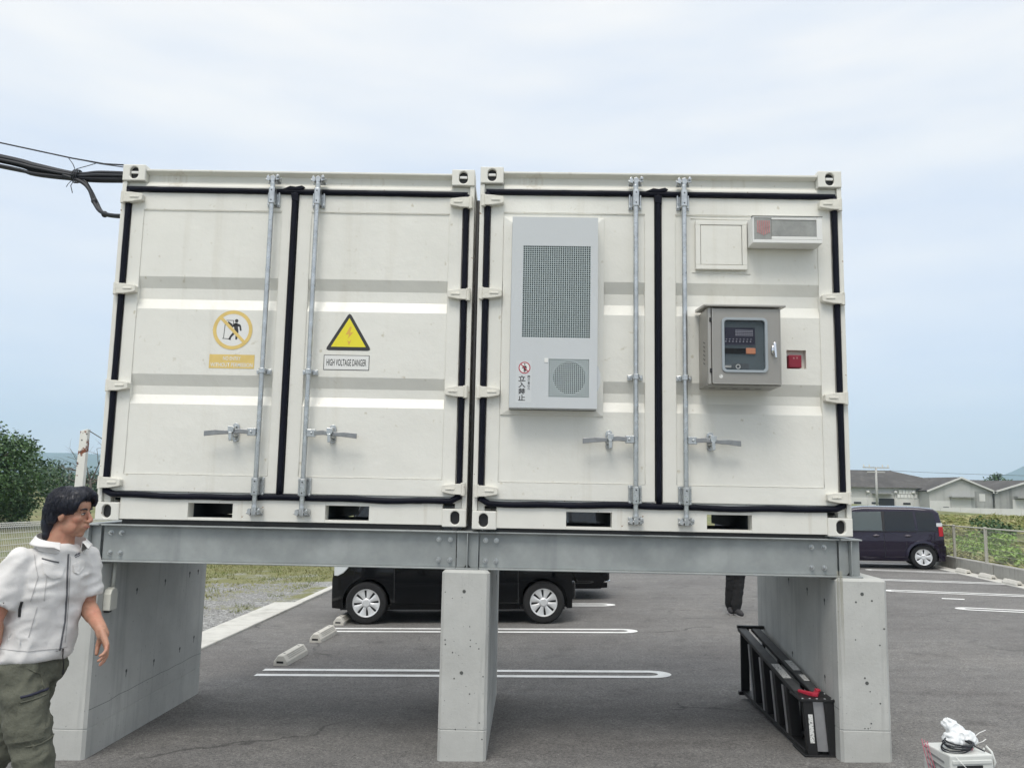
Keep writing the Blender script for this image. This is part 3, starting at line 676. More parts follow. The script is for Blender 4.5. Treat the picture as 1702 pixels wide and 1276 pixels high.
def lock_bar(parent, u, side, sag=0.0):
    """vertical locking rod with cams, guides, clamp, lever and hasp"""
    r = empty('locking_bar', (u, -.040, 0), 0, parent)
    MB().tube([(0, 0, .085), (0, 0, 2.325)], .0165, 16).build('rod', ZINC, r, .6)
    for v, top in ((2.205, 1), (.236, 0)):
        o = MB(); o.box(-.043, .043, .046, .055, v - .064, v + .064); o.prism([(-.022, .05), (-.020, -.016), (-.012, -.022), (.012, -.022), (.020, -.016), (.022, .05)], v - .055, v + .055, 'z')
        for sx in (-1, 1):
            for dz in (-.047, .047): o.cyl((sx * .034, .047, v + dz), (sx * .034, .034, v + dz), .009, n=8)
            o.cyl((sx * .036, .041, v - .05), (sx * .036, .041, v + .05), .007, n=6)
        g_ = o.build('rod_guide', ZINC, r, bevel=.002)
        q = MB()
        for dz in (-.035, .035): q.cyl((.0, -.0226, v + dz), (.0, -.020, v + dz), .005, n=8)
        q.build('guide_hole', BLACK, g_) if False else q.build('guide_hole', BLACK, r)
    for v, s_ in ((2.325, 1), (.072, -1)):
        o = MB()                                      # cam foot and the keeper it bites on
        o.cyl((0, 0, v - s_ * .075), (0, 0, v - s_ * .03), .013, .019, n=12)
        o.prism([(-.012, v - .022), (.014, v - .020), (.020, v + .006), (.006, v + .024), (-.016, v + .016)], -.016, .016, 'y')
        o.prism([(-.044, v - .012), (-.022, v - .020), (-.018, v + .004), (-.030, v + .026), (-.042, v + .018)], -.012, .045, 'y')
        o.prism([(.044, v - .010), (.024, v - .016), (.022, v + .010), (.036, v + .030), (.048, v + .014)], -.018, .045, 'y')
        o.cyl((-.05, .0, v - .004), (.05, .0, v - .002), .008, n=8); o.box(-.045, .045, .040, .048, v - .022, v + .026)
        o.cyl((.036, -.03, v + .012), (.036, -.01, v + .012), .011, n=8)
        o.build('cam_keeper', ZINC, r, bevel=.002)
    v = 1.0; o = MB(); o.prism([(-.050, .052), (-.050, .042), (-.022, .038), (-.020, -.014), (-.012, -.021), (.012, -.021), (.020, -.014), (.022, .038), (.050, .042), (.050, .052)], v - .017, v + .017, 'z')
    for sx in (-1, 1): o.cyl((sx * .038, .045, v), (sx * .038, .030, v), .010, n=8)
    o.build('rod_clamp', ZINC, r, bevel=.002)
    # lever
    s_ = side; v = .592; o = MB(); ju = s_ * .045
    a, c = sorted((s_ * .012, s_ * .070)); o.box(a, c, -.022, .012, v - .025, v + .025); o.cyl((s_ * .044, -.03, v), (s_ * .044, -.02, v), .009, n=8)
    o.build('lever_hub', ZINC, r, bevel=.004)
    o = MB(); pth = [(s_ * .06, -.012, v + .0), (s_ * .12, -.018, v + .004), (s_ * .20, -.030, v - .006), (s_ * .27, -.034, v - .008), (s_ * .345, -.034, v - .016)]
    rs = []
    for i, p_ in enumerate(pth):
        hh = (.014, .015, .012, .016, .017)[i]; tt = (.012, .011, .011, .008, .008)[i]; p_ = Vector(p_)
        rs.append([p_ + V(0, -tt, -hh), p_ + V(0, tt, -hh), p_ + V(0, tt, hh), p_ + V(0, -tt, hh)])
    o.rings(rs); o.build('lever', ZINCD, r, bevel=.002)
    hu = s_ * .168
    o = MB(); pl = []
    for i in range(20):
        t = 2 * pi * i / 20; pl.append((hu + .023 * cos(t), v + (.038 if sin(t) >= 0 else -.040) + .023 * sin(t)))
    o.prism(pl, .048, .055, 'y'); o.cyl((hu, .05, v + .036), (hu, .028, v + .036), .009, n=8); o.cyl((hu, .05, v - .040), (hu, .03, v - .040), .009, n=8)
    o.prism([(hu - .020, v + .036), (hu + .022, v + .030), (hu + .018, v - .002), (hu + .004, v - .014), (hu - .018, v - .006)], -.050, -.022, 'y')
    o.prism([(hu - .013, v - .004), (hu + .008, v - .006), (hu + .010, v - .06), (hu - .009, v - .062)], -.054, -.030, 'y'); o.box(hu - .016, hu + .016, -.03, .05, v - .030, v - .022)
    o.build('lever_hasp', ZINC, r, bevel=.002)
    return r

def gasket(parent, wav):
    r = None
    def wob(pts, amp):
        return [(x + random.uniform(-amp, amp), y_, z + random.uniform(-amp, amp)) for x, y_, z in pts]
    def strip(p, q, n, amp, sag=0.0, rad=.0195):
        p, q = Vector(p), Vector(q); pts = []
        for i in range(n + 1):
            t = i / n; c = p.lerp(q, t); pts.append((c.x, c.y, c.z - sag * 4 * t * (1 - t)))
        pts = [pts[0]] + wob(pts[1:-1], amp) + [pts[-1]]
        o = MB(); o.tube(pts, [rad * random.uniform(.96, 1.05) for _ in pts], 10); return o
    W_ = .010
    strip((-1.178, W_, 2.256), (1.172, W_, 2.250), 40, .0008).build('door_gasket', RUBBER, parent, True)
    for s_ in (-1, 1): strip((s_ * 1.165, W_, 2.25), (s_ * 1.166, W_, .18), 30, .0006).build('door_gasket', RUBBER, parent, True)
    strip((-.015, W_, 2.245), (-.015, W_, .185), 30, .0008).build('door_gasket', RUBBER, parent, True)
    # the lower seal has been pushed about and sags
    n = 44; pts = []
    for i in range(n + 1):
        u = -1.166 + 2.332 * i / n; z = .166 + .004 * sin(u * 5 + wav) + .0025 * sin(u * 13 + 2 * wav)
        if i in (0, n): z = .196
        pts.append((u, W_ - .004, z))
    o = MB(); o.tube(pts, [.0205 * random.uniform(.95, 1.06) for _ in pts], 10); o.build('door_gasket', RUBBER, parent, True)
    o = MB()                                          # lumps of sealant at the T joint on top
    o.prism([(-.10, 2.268), (-.05, 2.262), (-.012, 2.262), (.03, 2.266), (.052, 2.282), (.03, 2.294), (-.012, 2.285), (-.05, 2.29), (-.08, 2.276)], -.011, .012, 'y'); o.prism([(-.044, 2.24), (.01, 2.24), (.006, 2.18), (-.034, 2.19)], -.0105, .012, 'y')
    o.build('seal_lump', RUBBER, parent, bevel=.003)

def container(c, label, wav):
    cx, cy, cz, yw = c
    r = empty('shipping_container', (cx, cy, cz), yw); tag(r, label, 'container', 'white containers on the steel frame')
    for sx in (-1, 1):
        for top in (0, 1):
            casting(r, sx, top); casting(r, sx, top, False)
        # corner post: outer flange, inner step and rear post
        a, b_ = sorted((sx * HW, sx * 1.188))
        o = MB(); o.box(a, b_, .012, .10, .118, 2.314); a2, b2 = sorted((sx * 1.187, sx * 1.14)); o.box(a2, b2, .036, .09, .118, 2.314)
        o.build('corner_post', WHITE2, r, bevel=.003)
        o = MB(); a, b_ = sorted((sx * (HW - .002), sx * 1.12)); o.box(a, b_, DEP - .12, DEP - .01, .118, 2.314); o.build('corner_post', WHITE2, r, bevel=.003)
        # corrugated side wall with rails
        o = MB(); pts = []; y_ = .10; k = 0
        while y_ < DEP - .125:
            for dy, off in ((.0, .0), (.07, .0), (.10, .03), (.17, .03), (.20, .0)):
                if y_ + dy < DEP - .12: pts.append((y_ + dy, off))
            y_ += .20
        n = len(pts); o.add([(sx * (HW - .012 - off), a, .14) for a, off in pts] + [(sx * (HW - .012 - off), a, 2.35) for a, off in pts], [(i, i + 1, n + i + 1, n + i) for i in range(n - 1)])
        o.build('side_wall', WHITE, r, fixn=False)
        for z0, z1 in ((.0, .14), (2.33, 2.40)):
            o = MB(); a, b_ = sorted((sx * (HW - .004), sx * (HW - .06))); o.box(a, b_, .18, DEP - .18, z0 + .012, z1); o.build('side_rail', WHITE2, r, bevel=.004)
    # header: lip, sloping face, lower lip
    o = MB(); o.prism([(.010, 2.402), (.010, 2.388), (.058, 2.374), (.060, 2.330), (.026, 2.292), (.026, 2.278), (.09, 2.278), (.09, 2.402)], -1.06, 1.06, 'x')
    o.build('header_rail', WHITE2, r, bevel=.003)
    for s_ in (-1, 1):
        a, b_ = sorted((s_ * 1.061, s_ * 1.188)); MB().box(a, b_, .035, .09, 2.236, 2.314).build('header_corner', WHITE2, r, bevel=.003)
    # sill with two real fork pockets
    o = MB(); v0, v1 = .010, .150; f0, f1 = .010, .110
    pk = ((-.612, -.318), (.292, .580)); zl, zh = .028, .122
    us = [-1.062, pk[0][0], pk[0][1], pk[1][0], pk[1][1], 1.062]
    for i in (0, 2, 4): o.box(us[i], us[i + 1], f0, f1, v0, v1)
    for p0, p1 in pk: o.box(p0, p1, f0, f1, zh, v1); o.box(p0, p1, f0, f1, v0, zl)
    o.box(-1.14, 1.14, .03, .12, v1, .20)
    o.build('sill', WHITE2, r, bevel=.0025)
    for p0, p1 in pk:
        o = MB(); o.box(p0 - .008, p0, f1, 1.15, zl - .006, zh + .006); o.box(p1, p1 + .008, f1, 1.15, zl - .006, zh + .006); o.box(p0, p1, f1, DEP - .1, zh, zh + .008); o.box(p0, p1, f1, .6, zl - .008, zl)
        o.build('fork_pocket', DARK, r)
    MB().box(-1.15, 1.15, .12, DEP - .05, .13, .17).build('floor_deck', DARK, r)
    MB().box(-1.17, 1.17, .10, DEP - .04, 2.345, 2.375).build('roof', WHITE, r)
    o = MB(); o.box(-1.12, 1.12, DEP - .04, DEP - .02, .14, 2.345); o.build('back_wall', WHITE, r)
    MB().box(-1.15, 1.15, .072, .10, .17, 2.345).build('inner_lining', DARK, r)
    for s_ in (-1, 1): door(r, s_, (.828, .956, 1.080, 1.204) if (wav > 2 and s_ > 0) else None)
    gasket(r, wav)
    lock_bar(r, -.160 if wav < 2 else -.171, -1); lock_bar(r, .150, 1)
    return r
random.seed(11)
CL = container((-1.245, .032, 1.429, .013), 'white container on the left, with yellow warning signs on its doors', 1.0)
CR = container((1.236, -.022, 1.421, .005), 'white container on the right, carrying the grey cooling unit and meter cabinet', 2.6)
# black strips painting in the shaded gap between container and beam
for o_, c in ((CL, (-1.245, .05)), (CR, (1.236, .02))):
    MB().box(-1.05, 1.05, .03, .10, -.022, .0085).build('gap_shade_strip', BLACK, o_)
# dark grey strip between the two containers
o = MB(); o.tube([(-.006, .12, 1.45), (-.004, .11, 2.4), (-.004, .11, 3.2), (-.003, .12, 3.66)], .0125, 8)
t = o.build('gap_strip', mat('dark grey strip', (.06, .06, .062), .7), None, True); tag(t, 'dark strip in the narrow gap between the two containers', 'strip')

# ---- printed signs on the left container
WS = .0188
sg = empty('warning_sign', (0, 0, 0), 0, CL); sg['label'] = 'round ochre no entry sign with an ochre text strip'
cu, cv = -.394, 1.282
flat([disc2(cu, cv, .118, 48)], WS).build('sign_ground', FILM, sg)
flat(ring2(cu, cv, .110, .134), WS - .0006).build('sign_ring', YELLOW, sg)
def exit_man(cu, cv, k):
    P = []
    P.append(disc2(cu + .022 * k, cv + .060 * k, .0115 * k, 16))
    P += [line2((cu + .016 * k, cv + .044 * k), (cu + .026 * k, cv - .012 * k), .013 * k, .012 * k), line2((cu + .010 * k, cv + .040 * k), (cu + .046 * k, cv + .028 * k), .008 * k), line2((cu + .046 * k, cv + .030 * k), (cu + .052 * k, cv + .000 * k), .0055 * k), disc2(cu + .052 * k, cv, .0055 * k, 10),
          line2((cu + .02 * k, cv + .035 * k), (cu - .012 * k, cv + .018 * k), .0055 * k), line2((cu + .030 * k, cv - .010 * k), (cu + .026 * k, cv - .062 * k), .0085 * k, .006 * k), line2((cu + .018 * k, cv - .008 * k), (cu - .004 * k, cv - .036 * k), .0085 * k, .007 * k), line2((cu - .004 * k, cv - .034 * k), (cu - .020 * k, cv - .062 * k), .007 * k, .005 * k), line2((cu - .022 * k, cv - .060 * k), (cu - .008 * k, cv - .062 * k), .004 * k),
          line2((cu - .050 * k, cv + .050 * k), (cu - .056 * k, cv - .056 * k), .002 * k), line2((cu - .064 * k, cv - .056 * k), (cu - .024 * k, cv - .058 * k), .002 * k), line2((cu - .044 * k, cv + .062 * k), (cu + .004 * k, cv + .062 * k), .002 * k), line2((cu + .003 * k, cv + .062 * k), (cu + .002 * k, cv + .02 * k), .002 * k), line2((cu - .034 * k, cv + .050 * k), (cu - .004 * k, cv + .030 * k), .007 * k), line2((cu - .036 * k, cv + .046 * k), (cu - .020 * k, cv + .008 * k), .003 * k)]
    return P
flat(exit_man(cu, cv, 1.05), WS - .0006).build('running_man', INK, sg)
flat([line2((cu - .082, cv + .082), (cu + .086, cv - .086), .0105)], WS - .0012).build('sign_bar', YELLOW, sg)
flat([[(-.540, 1.020), (-.235, 1.020), (-.235, 1.114), (-.540, 1.114)]], WS).build('text_panel', YELLOW, sg)
text_mesh('letters', 'NO ENTRY', -.388, 1.088, WS - .0006, .026, FILM, sg, .118, .012)
text_mesh('letters', 'WITHOUT PERMISSION', -.388, 1.044, WS - .0006, .028, FILM, sg, .285, .012)
sg = empty('warning_sign', (0, 0, 0), 0, CL); sg['label'] = 'yellow high voltage triangle above a white text plate'
def tri(cu, base, hw, top, rr):
    pts = [(cu - hw, base), (cu + hw, base), (cu, top)]; out = []
    for i in range(3):
        p = Vector(pts[i]); a = (Vector(pts[i - 1]) - p).normalized(); c = (Vector(pts[(i + 1) % 3]) - p).normalized()
        for k in range(5):
            t = k / 4; q = p + a * rr * (1 - t) + c * rr * t; q = p.lerp(q, .55 + .45 * abs(1 - 2 * t)); out.append((q.x, q.y))
    return out
flat([tri(.394, 1.156, .157, 1.418, .022)], WS).build('triangle_border', INK, sg)
flat([tri(.394, 1.180, .118, 1.378, .002)], WS - .0006).build('triangle_field', YELL, sg)
flat([[(.400, 1.320), (.372, 1.262), (.396, 1.268), (.388, 1.236), (.424, 1.282), (.402, 1.278), (.412, 1.316)], [(.384, 1.226), (.398, 1.192), (.412, 1.228), (.398, 1.216)]], WS - .0012).build('lightning_mark', INKF, sg)
flat([[(.232, 1.022), (.540, 1.022), (.540, 1.124), (.232, 1.124)]], WS).build('text_border', INK, sg)
flat([[(.236, 1.026), (.536, 1.026), (.536, 1.120), (.236, 1.120)]], WS - .0006).build('text_panel', FILM, sg)
text_mesh('letters', 'HIGH VOLTAGE DANGER', .386, 1.073, WS - .0012, .046, INK, sg, .268, .012)

# ---- things mounted on the right container
def on_right(name, u, w, v): 
    o = empty(name, (0, 0, 0)); o.matrix_world = Matrix.Translation((1.236, -.022, 1.421)) @ Matrix.Rotation(.005, 4, 'Z') @ Matrix.Translation((u, w, v)); return o
ac = on_right('cooling_unit', 0, 0, 0); tag(ac, 'tall light grey cabinet cooling unit with a mesh panel and fan, on the right container', 'air conditioner')
U0, U1, V0, V1, WF = -.992, -.430, .778, 2.037, -.130
m0 = (-.918, -.477, 1.234, 1.843); fz = (-.742, -.482, .848, 1.096)
o = MB()   # front panel built round the two openings
def panel(o, x0, x1, z0, z1, y0=WF, y1=WF + .004): o.box(x0, x1, y0, y1, z0, z1)
panel(o, U0, U1, m0[3], V1); panel(o, U0, m0[0], m0[2], m0[3]); panel(o, m0[1], U1, m0[2], m0[3]); panel(o, U0, U1, fz[3], m0[2]); panel(o, U0, fz[0], fz[2], fz[3]); panel(o, fz[1], U1, fz[2], fz[3]); panel(o, U0, U1, V0, fz[2])
o.box(U0, U0 + .003, WF + .004, .012, V0, V1); o.box(U1 - .003, U1, WF + .004, .012, V0, V1); o.box(U0 + .003, U1 - .003, WF + .004, .012, V1 - .003, V1); o.box(U0 + .003, U1 - .003, WF + .004, .012, V0, V0 + .003)
me = o.mesh('casing'); bm = bmesh.new(); bm.from_mesh(me); bmesh.ops.remove_doubles(bm, verts=bm.verts, dist=.0002); bm.to_mesh(me); bm.free()
link('casing', me, ACM, ac)
def grille(name, x0, x1, z0, z1, nx_, nz_, y_, wire):
    o = MB()
    for i in range(nx_ + 1): x = x0 + (x1 - x0) * i / nx_; o.box(x - wire, x + wire, y_, y_ + .003, z0, z1)
    for j in range(nz_ + 1): z = z0 + (z1 - z0) * j / nz_; o.box(x0, x1, y_ - .0006, y_ + .0024, z - wire, z + wire)
    p = o.build(name, GRID, ac); p['kind'] = 'stuff'; return p
grille('mesh_grille', m0[0], m0[1], m0[2], m0[3], 31, 43, WF + .0012, .0019)
grille('fan_grille', fz[0], fz[1], fz[2], fz[3], 21, 20, WF + .0012, .0020)
MB().box(m0[0] - .02, m0[1] + .02, WF + .03, WF + .034, m0[2] - .02, m0[3] + .02).build('condenser', FINS, ac)
fc = ((fz[0] + fz[1]) / 2 + .004, (fz[2] + fz[3]) / 2 + .004)
o = MB(); o.lathe([(.105, 0), (.118, 0), (.112, .05), (.105, .05)], (fc[0], WF + .006, fc[1]), 'y', 36); o.build('fan_ring', ACM, ac, .6)
o = MB()
for p_ in ring2(fc[0], fc[1], .106, .20, 36): o.add([(a, WF + .012, c) for a, c in p_], [(0, 1, 2, 3)])
o.build('fan_plate', ACM, ac)
fan = empty('fan', (fc[0], WF + .045, fc[1]), 0, ac)
o = MB(); o.cyl((0, -.02, 0), (0, .02, 0), .032, n=20); o.build('hub', BLACK, fan)
for k in range(6):
    t = 2 * pi * k / 6; o = MB(); rs = []
    for r_ in (.03, .065, .10):
        w_ = .35 * (1.0 if r_ < .1 else .75)
        rs.append([V(r_ * cos(t - w_), -.012, r_ * sin(t - w_)), V(r_ * cos(t + w_), .012, r_ * sin(t + w_)), V(r_ * cos(t + w_), .014, r_ * sin(t + w_)), V(r_ * cos(t - w_), -.010, r_ * sin(t - w_))])
    o.rings(rs); o.build('blade', DARK, fan)
MB().box(fz[0] - .02, fz[1] + .02, WF + .07, WF + .074, fz[2] - .02, fz[3] + .02).build('fan_back', DARK, ac)
o = MB()   # white flange welded round the unit, mitred at the corners
A, Bq, C_, D_ = -1.052, -.378, .742, 2.083
for q in ([(A, C_), (Bq, C_), (U1 + .004, V0 - .004), (U0 - .004, V0 - .004)], [(A, D_), (Bq, D_), (U1 + .004, V1 + .004), (U0 - .004, V1 + .004)], [(A, C_), (A, D_), (U0 - .004, V1 + .004), (U0 - .004, V0 - .004)], [(Bq, C_), (Bq, D_), (U1 + .004, V1 + .004), (U1 + .004, V0 - .004)]):
    o.add([(q[0][0], .012, q[0][1]), (q[1][0], .012, q[1][1]), (q[2][0], .004, q[2][1]), (q[3][0], .004, q[3][1])], [(0, 1, 2, 3)])
    o.prism([q[0], q[1], q[2], q[3]], .0125, .024, 'y')
o.build('flange', WHITE, ac)
sk = empty('no_entry_sticker', (0, 0, 0), 0, ac)
flat([[(-.952, .808), (-.850, .808), (-.850, 1.082), (-.952, 1.082)]], WF - .0006).build('sticker_film', mat('clear sticker', (.60, .62, .63), .3), sk)
flat(ring2(-.897, 1.035, .032, .038, 36), WF - .0018).build('sign_ring', REDP, sk)
flat([disc2(-.897, 1.035, .033, 30)], WF - .0012).build('sign_ground', FILM, sk)
flat([disc2(-.896, 1.058, .005, 12), line2((-.896, 1.048), (-.897, 1.026), .009, .006), line2((-.905, 1.046), (-.909, 1.030), .0028), line2((-.888, 1.046), (-.884, 1.030), .0028), line2((-.898, 1.028), (-.898, 1.006), .004, .003), line2((-.892, 1.028), (-.888, 1.010), .003)], WF - .0018).build('standing_man', INK, sk)
flat([line2((-.922, 1.060), (-.872, 1.010), .0028)], WF - .0024).build('sign_bar', REDP, sk)
for i, ch in enumerate('立入禁止'): text_mesh('letters', ch, -.912, .966 - .0415 * i, WF - .0012, .037, INK, sk, .045, .022)
for i, ch in enumerate('関係者以外'): text_mesh('letters', ch, -.868, .976 - .0195 * i, WF - .0012, .0165, INK, sk, .016, .02)
o = MB(); o.box(-.770, -.745, WF - .003, WF - .0005, 1.072, 1.100); o.build('caution_tag', FILM, ac)

ht = empty('vent_hatch', (0, 0, 0), 0, CR); ht['label'] = 'square white hatch with a flush inner panel'
o = MB()
for x0, x1, z0, z1 in ((.232, .574, 2.040, 2.070), (.232, .574, 1.735, 1.765), (.232, .264, 1.765, 2.040), (.542, .574, 1.765, 2.040)): o.box(x0, x1, -.010, .016, z0, z1)
o.build('hatch_frame', WHITE, ht, bevel=.003)
MB().box(.267, .539, -.007, .016, 1.768, 2.037).build('hatch_panel', WHITE, ht, bevel=.003)
MB().box(.264, .542, .004, .017, 1.765, 2.040).build('hatch_gap', JOINT, ht)
o = MB()
for p0, p1 in (((.21, 1.718), (.60, 1.712)), ((.205, 2.09), (.60, 2.086))): o.tube([(p0[0], .0185, p0[1]), (p1[0], .0185, p1[1])], .003, 6)
o.build('weld_seam', WHITE2, ht, True)

lb = on_right('sign_light', 0, 0, 0); tag(lb, 'wide white light box with faded red and grey lenses, right of the hatch', 'light')
x0, x1, z0, z1, yf = .580, 1.032, 1.886, 2.064, -.125
o = MB(); fr = .022
o.box(x0, x1, yf + .012, .012, z0, z1)
o.box(x0, x1, yf, yf + .012, z1 - .010, z1); o.box(x0, x1, yf, yf + .012, z0, z0 + .022); o.box(x1 - .036, x1, yf, yf + .012, z0 + .022, z1 - .010); o.box(x0, x0 + .010, yf, yf + .012, z0 + .022, z1 - .010)
o.box(.703, x1 - .036, yf, yf + .012, z0 + .022, z0 + .044); o.box(.703, x1 - .036, yf, yf + .012, z1 - .022, z1 - .010)
me = o.mesh('housing'); link('housing', me, FILM, lb, bevel=.003)
MB().box(x0 + .010, .700, yf + .003, yf + .0115, z0 + .022, z1 - .010).build('red_lens', GREYLENS, lb, bevel=.002)
o = MB()
for k in range(7):
    u = .610 + .0125 * k; o.box(u, u + .007, yf + .0005, yf + .003, z0 + .05 + .006 * abs(3 - k), z1 - .028)
o.build('red_rib', REDLENS, lb)
MB().box(.7035, x1 - .0365, yf + .004, yf + .0115, z0 + .0445, z1 - .0225).build('grey_lens', GREYLENS, lb, bevel=.003)
o = MB(); o.box(x0 - .004, x1 + .004, yf - .003, yf + .03, z1, z1 + .004); o.build('top_lip', mat('dark lip', (.22, .22, .20), .5), lb)

cb = on_right('meter_cabinet', 0, 0, 0); tag(cb, 'brown grey outdoor steel cabinet with a window, door handle and little roof', 'control cabinet')
x0, x1, z0, z1, yf = .252, .712, .930, 1.425, -.235
o = MB(); o.box(x0, x1, yf + .012, .014, z0, z1); o.build('body', BEIGE, cb, bevel=.002)
wx0, wx1, wz0, wz1 = .350, .612, 1.022, 1.346
o = MB(); d0, d1, e0, e1 = x0 + .030, x1 - .008, z0 + .012, z1 - .008
yd_ = yf - .012
o.box(d0, d1, yd_, yf + .010, wz1, e1); o.box(d0, d1, yd_, yf + .010, e0, wz0); o.box(d0, wx0, yd_, yf + .010, wz0, wz1); o.box(wx1, d1, yd_, yf + .010, wz0, wz1)
me = o.mesh('cabinet_door'); bm = bmesh.new(); bm.from_mesh(me); bmesh.ops.remove_doubles(bm, verts=bm.verts, dist=.0002); bm.to_mesh(me); bm.free()
dr = link('cabinet_door', me, BEIGE, cb)
o = MB(); o.box(x0 + .003, x0 + .022, yf - .004, yf + .012, z0 + .006, z1); o.build('hinge_strip', BEIGEL, cb, bevel=.002)
o = MB(); o.box(d0 - .004, d0 + .002, yd_ - .003, yd_ + .004, e0, e1); o.box(d1 - .002, d1 + .004, yd_ - .003, yd_ + .004, e0, e1); o.box(d0, d1, yd_ - .003, yd_ + .004, e0 - .004, e0 + .001); o.build('door_rim', BEIGEL, cb)
for v in (1.345, 1.022): MB().box(x0 + .012, x0 + .032, yf - .012, yf - .002, v - .014, v + .014).build('cabinet_hinge', BLACK, cb, bevel=.003)
def rrect(a, c, e_, f_, r_, n=6):
    out = []
    for (cx_, cz_, t0) in ((c - r_, f_ - r_, 0), (a + r_, f_ - r_, pi / 2), (a + r_, e_ + r_, pi), (c - r_, e_ + r_, 1.5 * pi)):
        for k in range(n + 1): t = t0 + pi / 2 * k / n; out.append((cx_ + r_ * cos(t), cz_ + r_ * sin(t)))
    return out
ro, ri = rrect(wx0 - .012, wx1 + .012, wz0 - .012, wz1 + .012, .030), rrect(wx0 + .004, wx1 - .004, wz0 + .004, wz1 - .004, .020)
o = MB(); o.rings([[V(u, yd_ + .004, v) for u, v in ro], [V(u, yd_ - .010, v) for u, v in ro], [V(u, yd_ - .010, v) for u, v in ri], [V(u, yd_ + .020, v) for u, v in ri]], cap=False)
o.build('window_frame', mat('grey rubber frame', (.33, .37, .40), .5), cb, bevel=.002)
o = MB(); o.prism(ri, yd_ + .010, yd_ + .013, 'y'); o.build('window_pane', CABGLASS, cb)
yi = yf - .004
# inside: back plate, indicator panel, switch strip
MB().box(wx0 - .004, wx1 + .004, yi + .012, yi + .014, wz0 - .004, wz1 + .004).build('inner_plate', mat('inner plate', (.30, .36, .37), .5), cb)
MB().box(wx0 + .004, wx0 + .200, yi + .002, yi + .012, 1.188, 1.298).build('indicator_panel', mat('indicator panel', (.045, .045, .075), .4), cb)
o = MB()
for j in range(4):
    for i in range(9): o.box(wx0 + .078 + .0125 * i, wx0 + .086 + .0125 * i, yi + .0005, yi + .002, 1.278 - .0105 * j, 1.282 - .0105 * j)
for i in range(8): o.box(wx0 + .014 + .022 * i, wx0 + .020 + .022 * i, yi + .0005, yi + .002, 1.206, 1.212); o.box(wx0 + .016 + .022 * i, wx0 + .024 + .022 * i, yi + .0005, yi + .002, 1.222, 1.225)
o.build('indicator_print', mat('pale print', (.35, .36, .42), .5), cb)
MB().box(wx0 + .004, wx0 + .140, yi + .002, yi + .012, 1.132, 1.166).build('switch_strip', BLACK, cb)
MB().box(wx0 + .142, wx0 + .202, yi - .002, yi + .012, 1.130, 1.168).build('orange_label', ORANGE, cb, bevel=.004)
MB().box(wx0 + .004, wx0 + .050, yi + .002, yi + .012, 1.042, 1.056).build('white_slip', STICK, cb)
o = flat(ring2(wx0 + .092, 1.050, .009, .016, 20), yi + .004); o.build('round_mark', FILM, cb)
MB().box(wx0 + .054, wx0 + .160, yi + .006, yi + .012, 1.036, 1.070).build('grey_slip', SLOT, cb)
hd = MB(); hd.ell((.655, yd_ - .010, 1.155), (.012, .012, .032)); hd.cap((.662, yd_ - .022, 1.195), .010, (.667, yd_ - .030, 1.105), .006)
hd.build('handle', CHROME, cb, True)
o = MB(); o.cyl((.332, yd_ - .001, .985), (.332, yd_ + .001, .985), .012, n=16); o.build('round_sticker', STICK, cb)
# roof: top sheet with drooping eaves on front and sides
o = MB(); a0, a1, f0, f1 = x0 - .026, x1 + .026, yf - .034, .010
o.hexa([(a0, f0, 1.425), (a1, f0, 1.425), (a1, f1, 1.440), (a0, f1, 1.440)], [(a0, f0, 1.440), (a1, f0, 1.440), (a1, f1, 1.462), (a0, f1, 1.462)])
o.build('cabinet_roof', BEIGEL, cb, bevel=.004)
for k in range(5): MB().box(.292 + .074 * k, .332 + .074 * k, -.090, -.070, z0 - .0008, z0 + .0005).build('drain_slot', BLACK, cb)
for k in range(6):
    v = 1.215 - .027 * k; o = MB(); o.hexa([(x0 - .0008, -.165, v - .012), (x0 + .001, -.165, v - .012), (x0 + .001, -.115, v + .004), (x0 - .0008, -.115, v + .004)], [(x0 - .0008, -.165, v - .006), (x0 + .001, -.165, v - .006), (x0 + .001, -.115, v + .010), (x0 - .0008, -.115, v + .010)]); o.build('vent_louvre', BLACK, cb)

al = on_right('alarm_button', 0, 0, 0); tag(al, 'dark red alarm box in a square white recess right of the steel cabinet', 'alarm button')
o = MB(); x0, x1, z0, z1 = .828, .956, 1.080, 1.204
dp = .066
o.add([(x0, .0205, z0), (x0, dp, z0), (x0, dp, z1), (x0, .0205, z1)], [(0, 1, 2, 3)]); o.add([(x1, .0205, z0), (x1, dp, z0), (x1, dp, z1), (x1, .0205, z1)], [(0, 1, 2, 3)])
o.add([(x0, .0205, z0), (x1, .0205, z0), (x1, dp, z0), (x0, dp, z0)], [(0, 1, 2, 3)]); o.add([(x0, .0205, z1), (x1, .0205, z1), (x1, dp, z1), (x0, dp, z1)], [(0, 1, 2, 3)])
o.add([(x0, dp, z0), (x1, dp, z0), (x1, dp, z1), (x0, dp, z1)], [(0, 1, 2, 3)])
o.build('recess', WHITE, al)
MB().box(x0 + .012, x0 + .098, .016, .065, z0 + .006, z0 + .092).build('button_box', REDB, al, bevel=.006)
flat([[(x0 + .040, z0 + .066), (x0 + .052, z0 + .066), (x0 + .046, z0 + .078)], line2((x0 + .062, z0 + .066), (x0 + .072, z0 + .078), .0015), line2((x0 + .072, z0 + .066), (x0 + .062, z0 + .078), .0015)], .0154).build('button_print', mat('pale red print', (.5, .25, .25), .5), al)

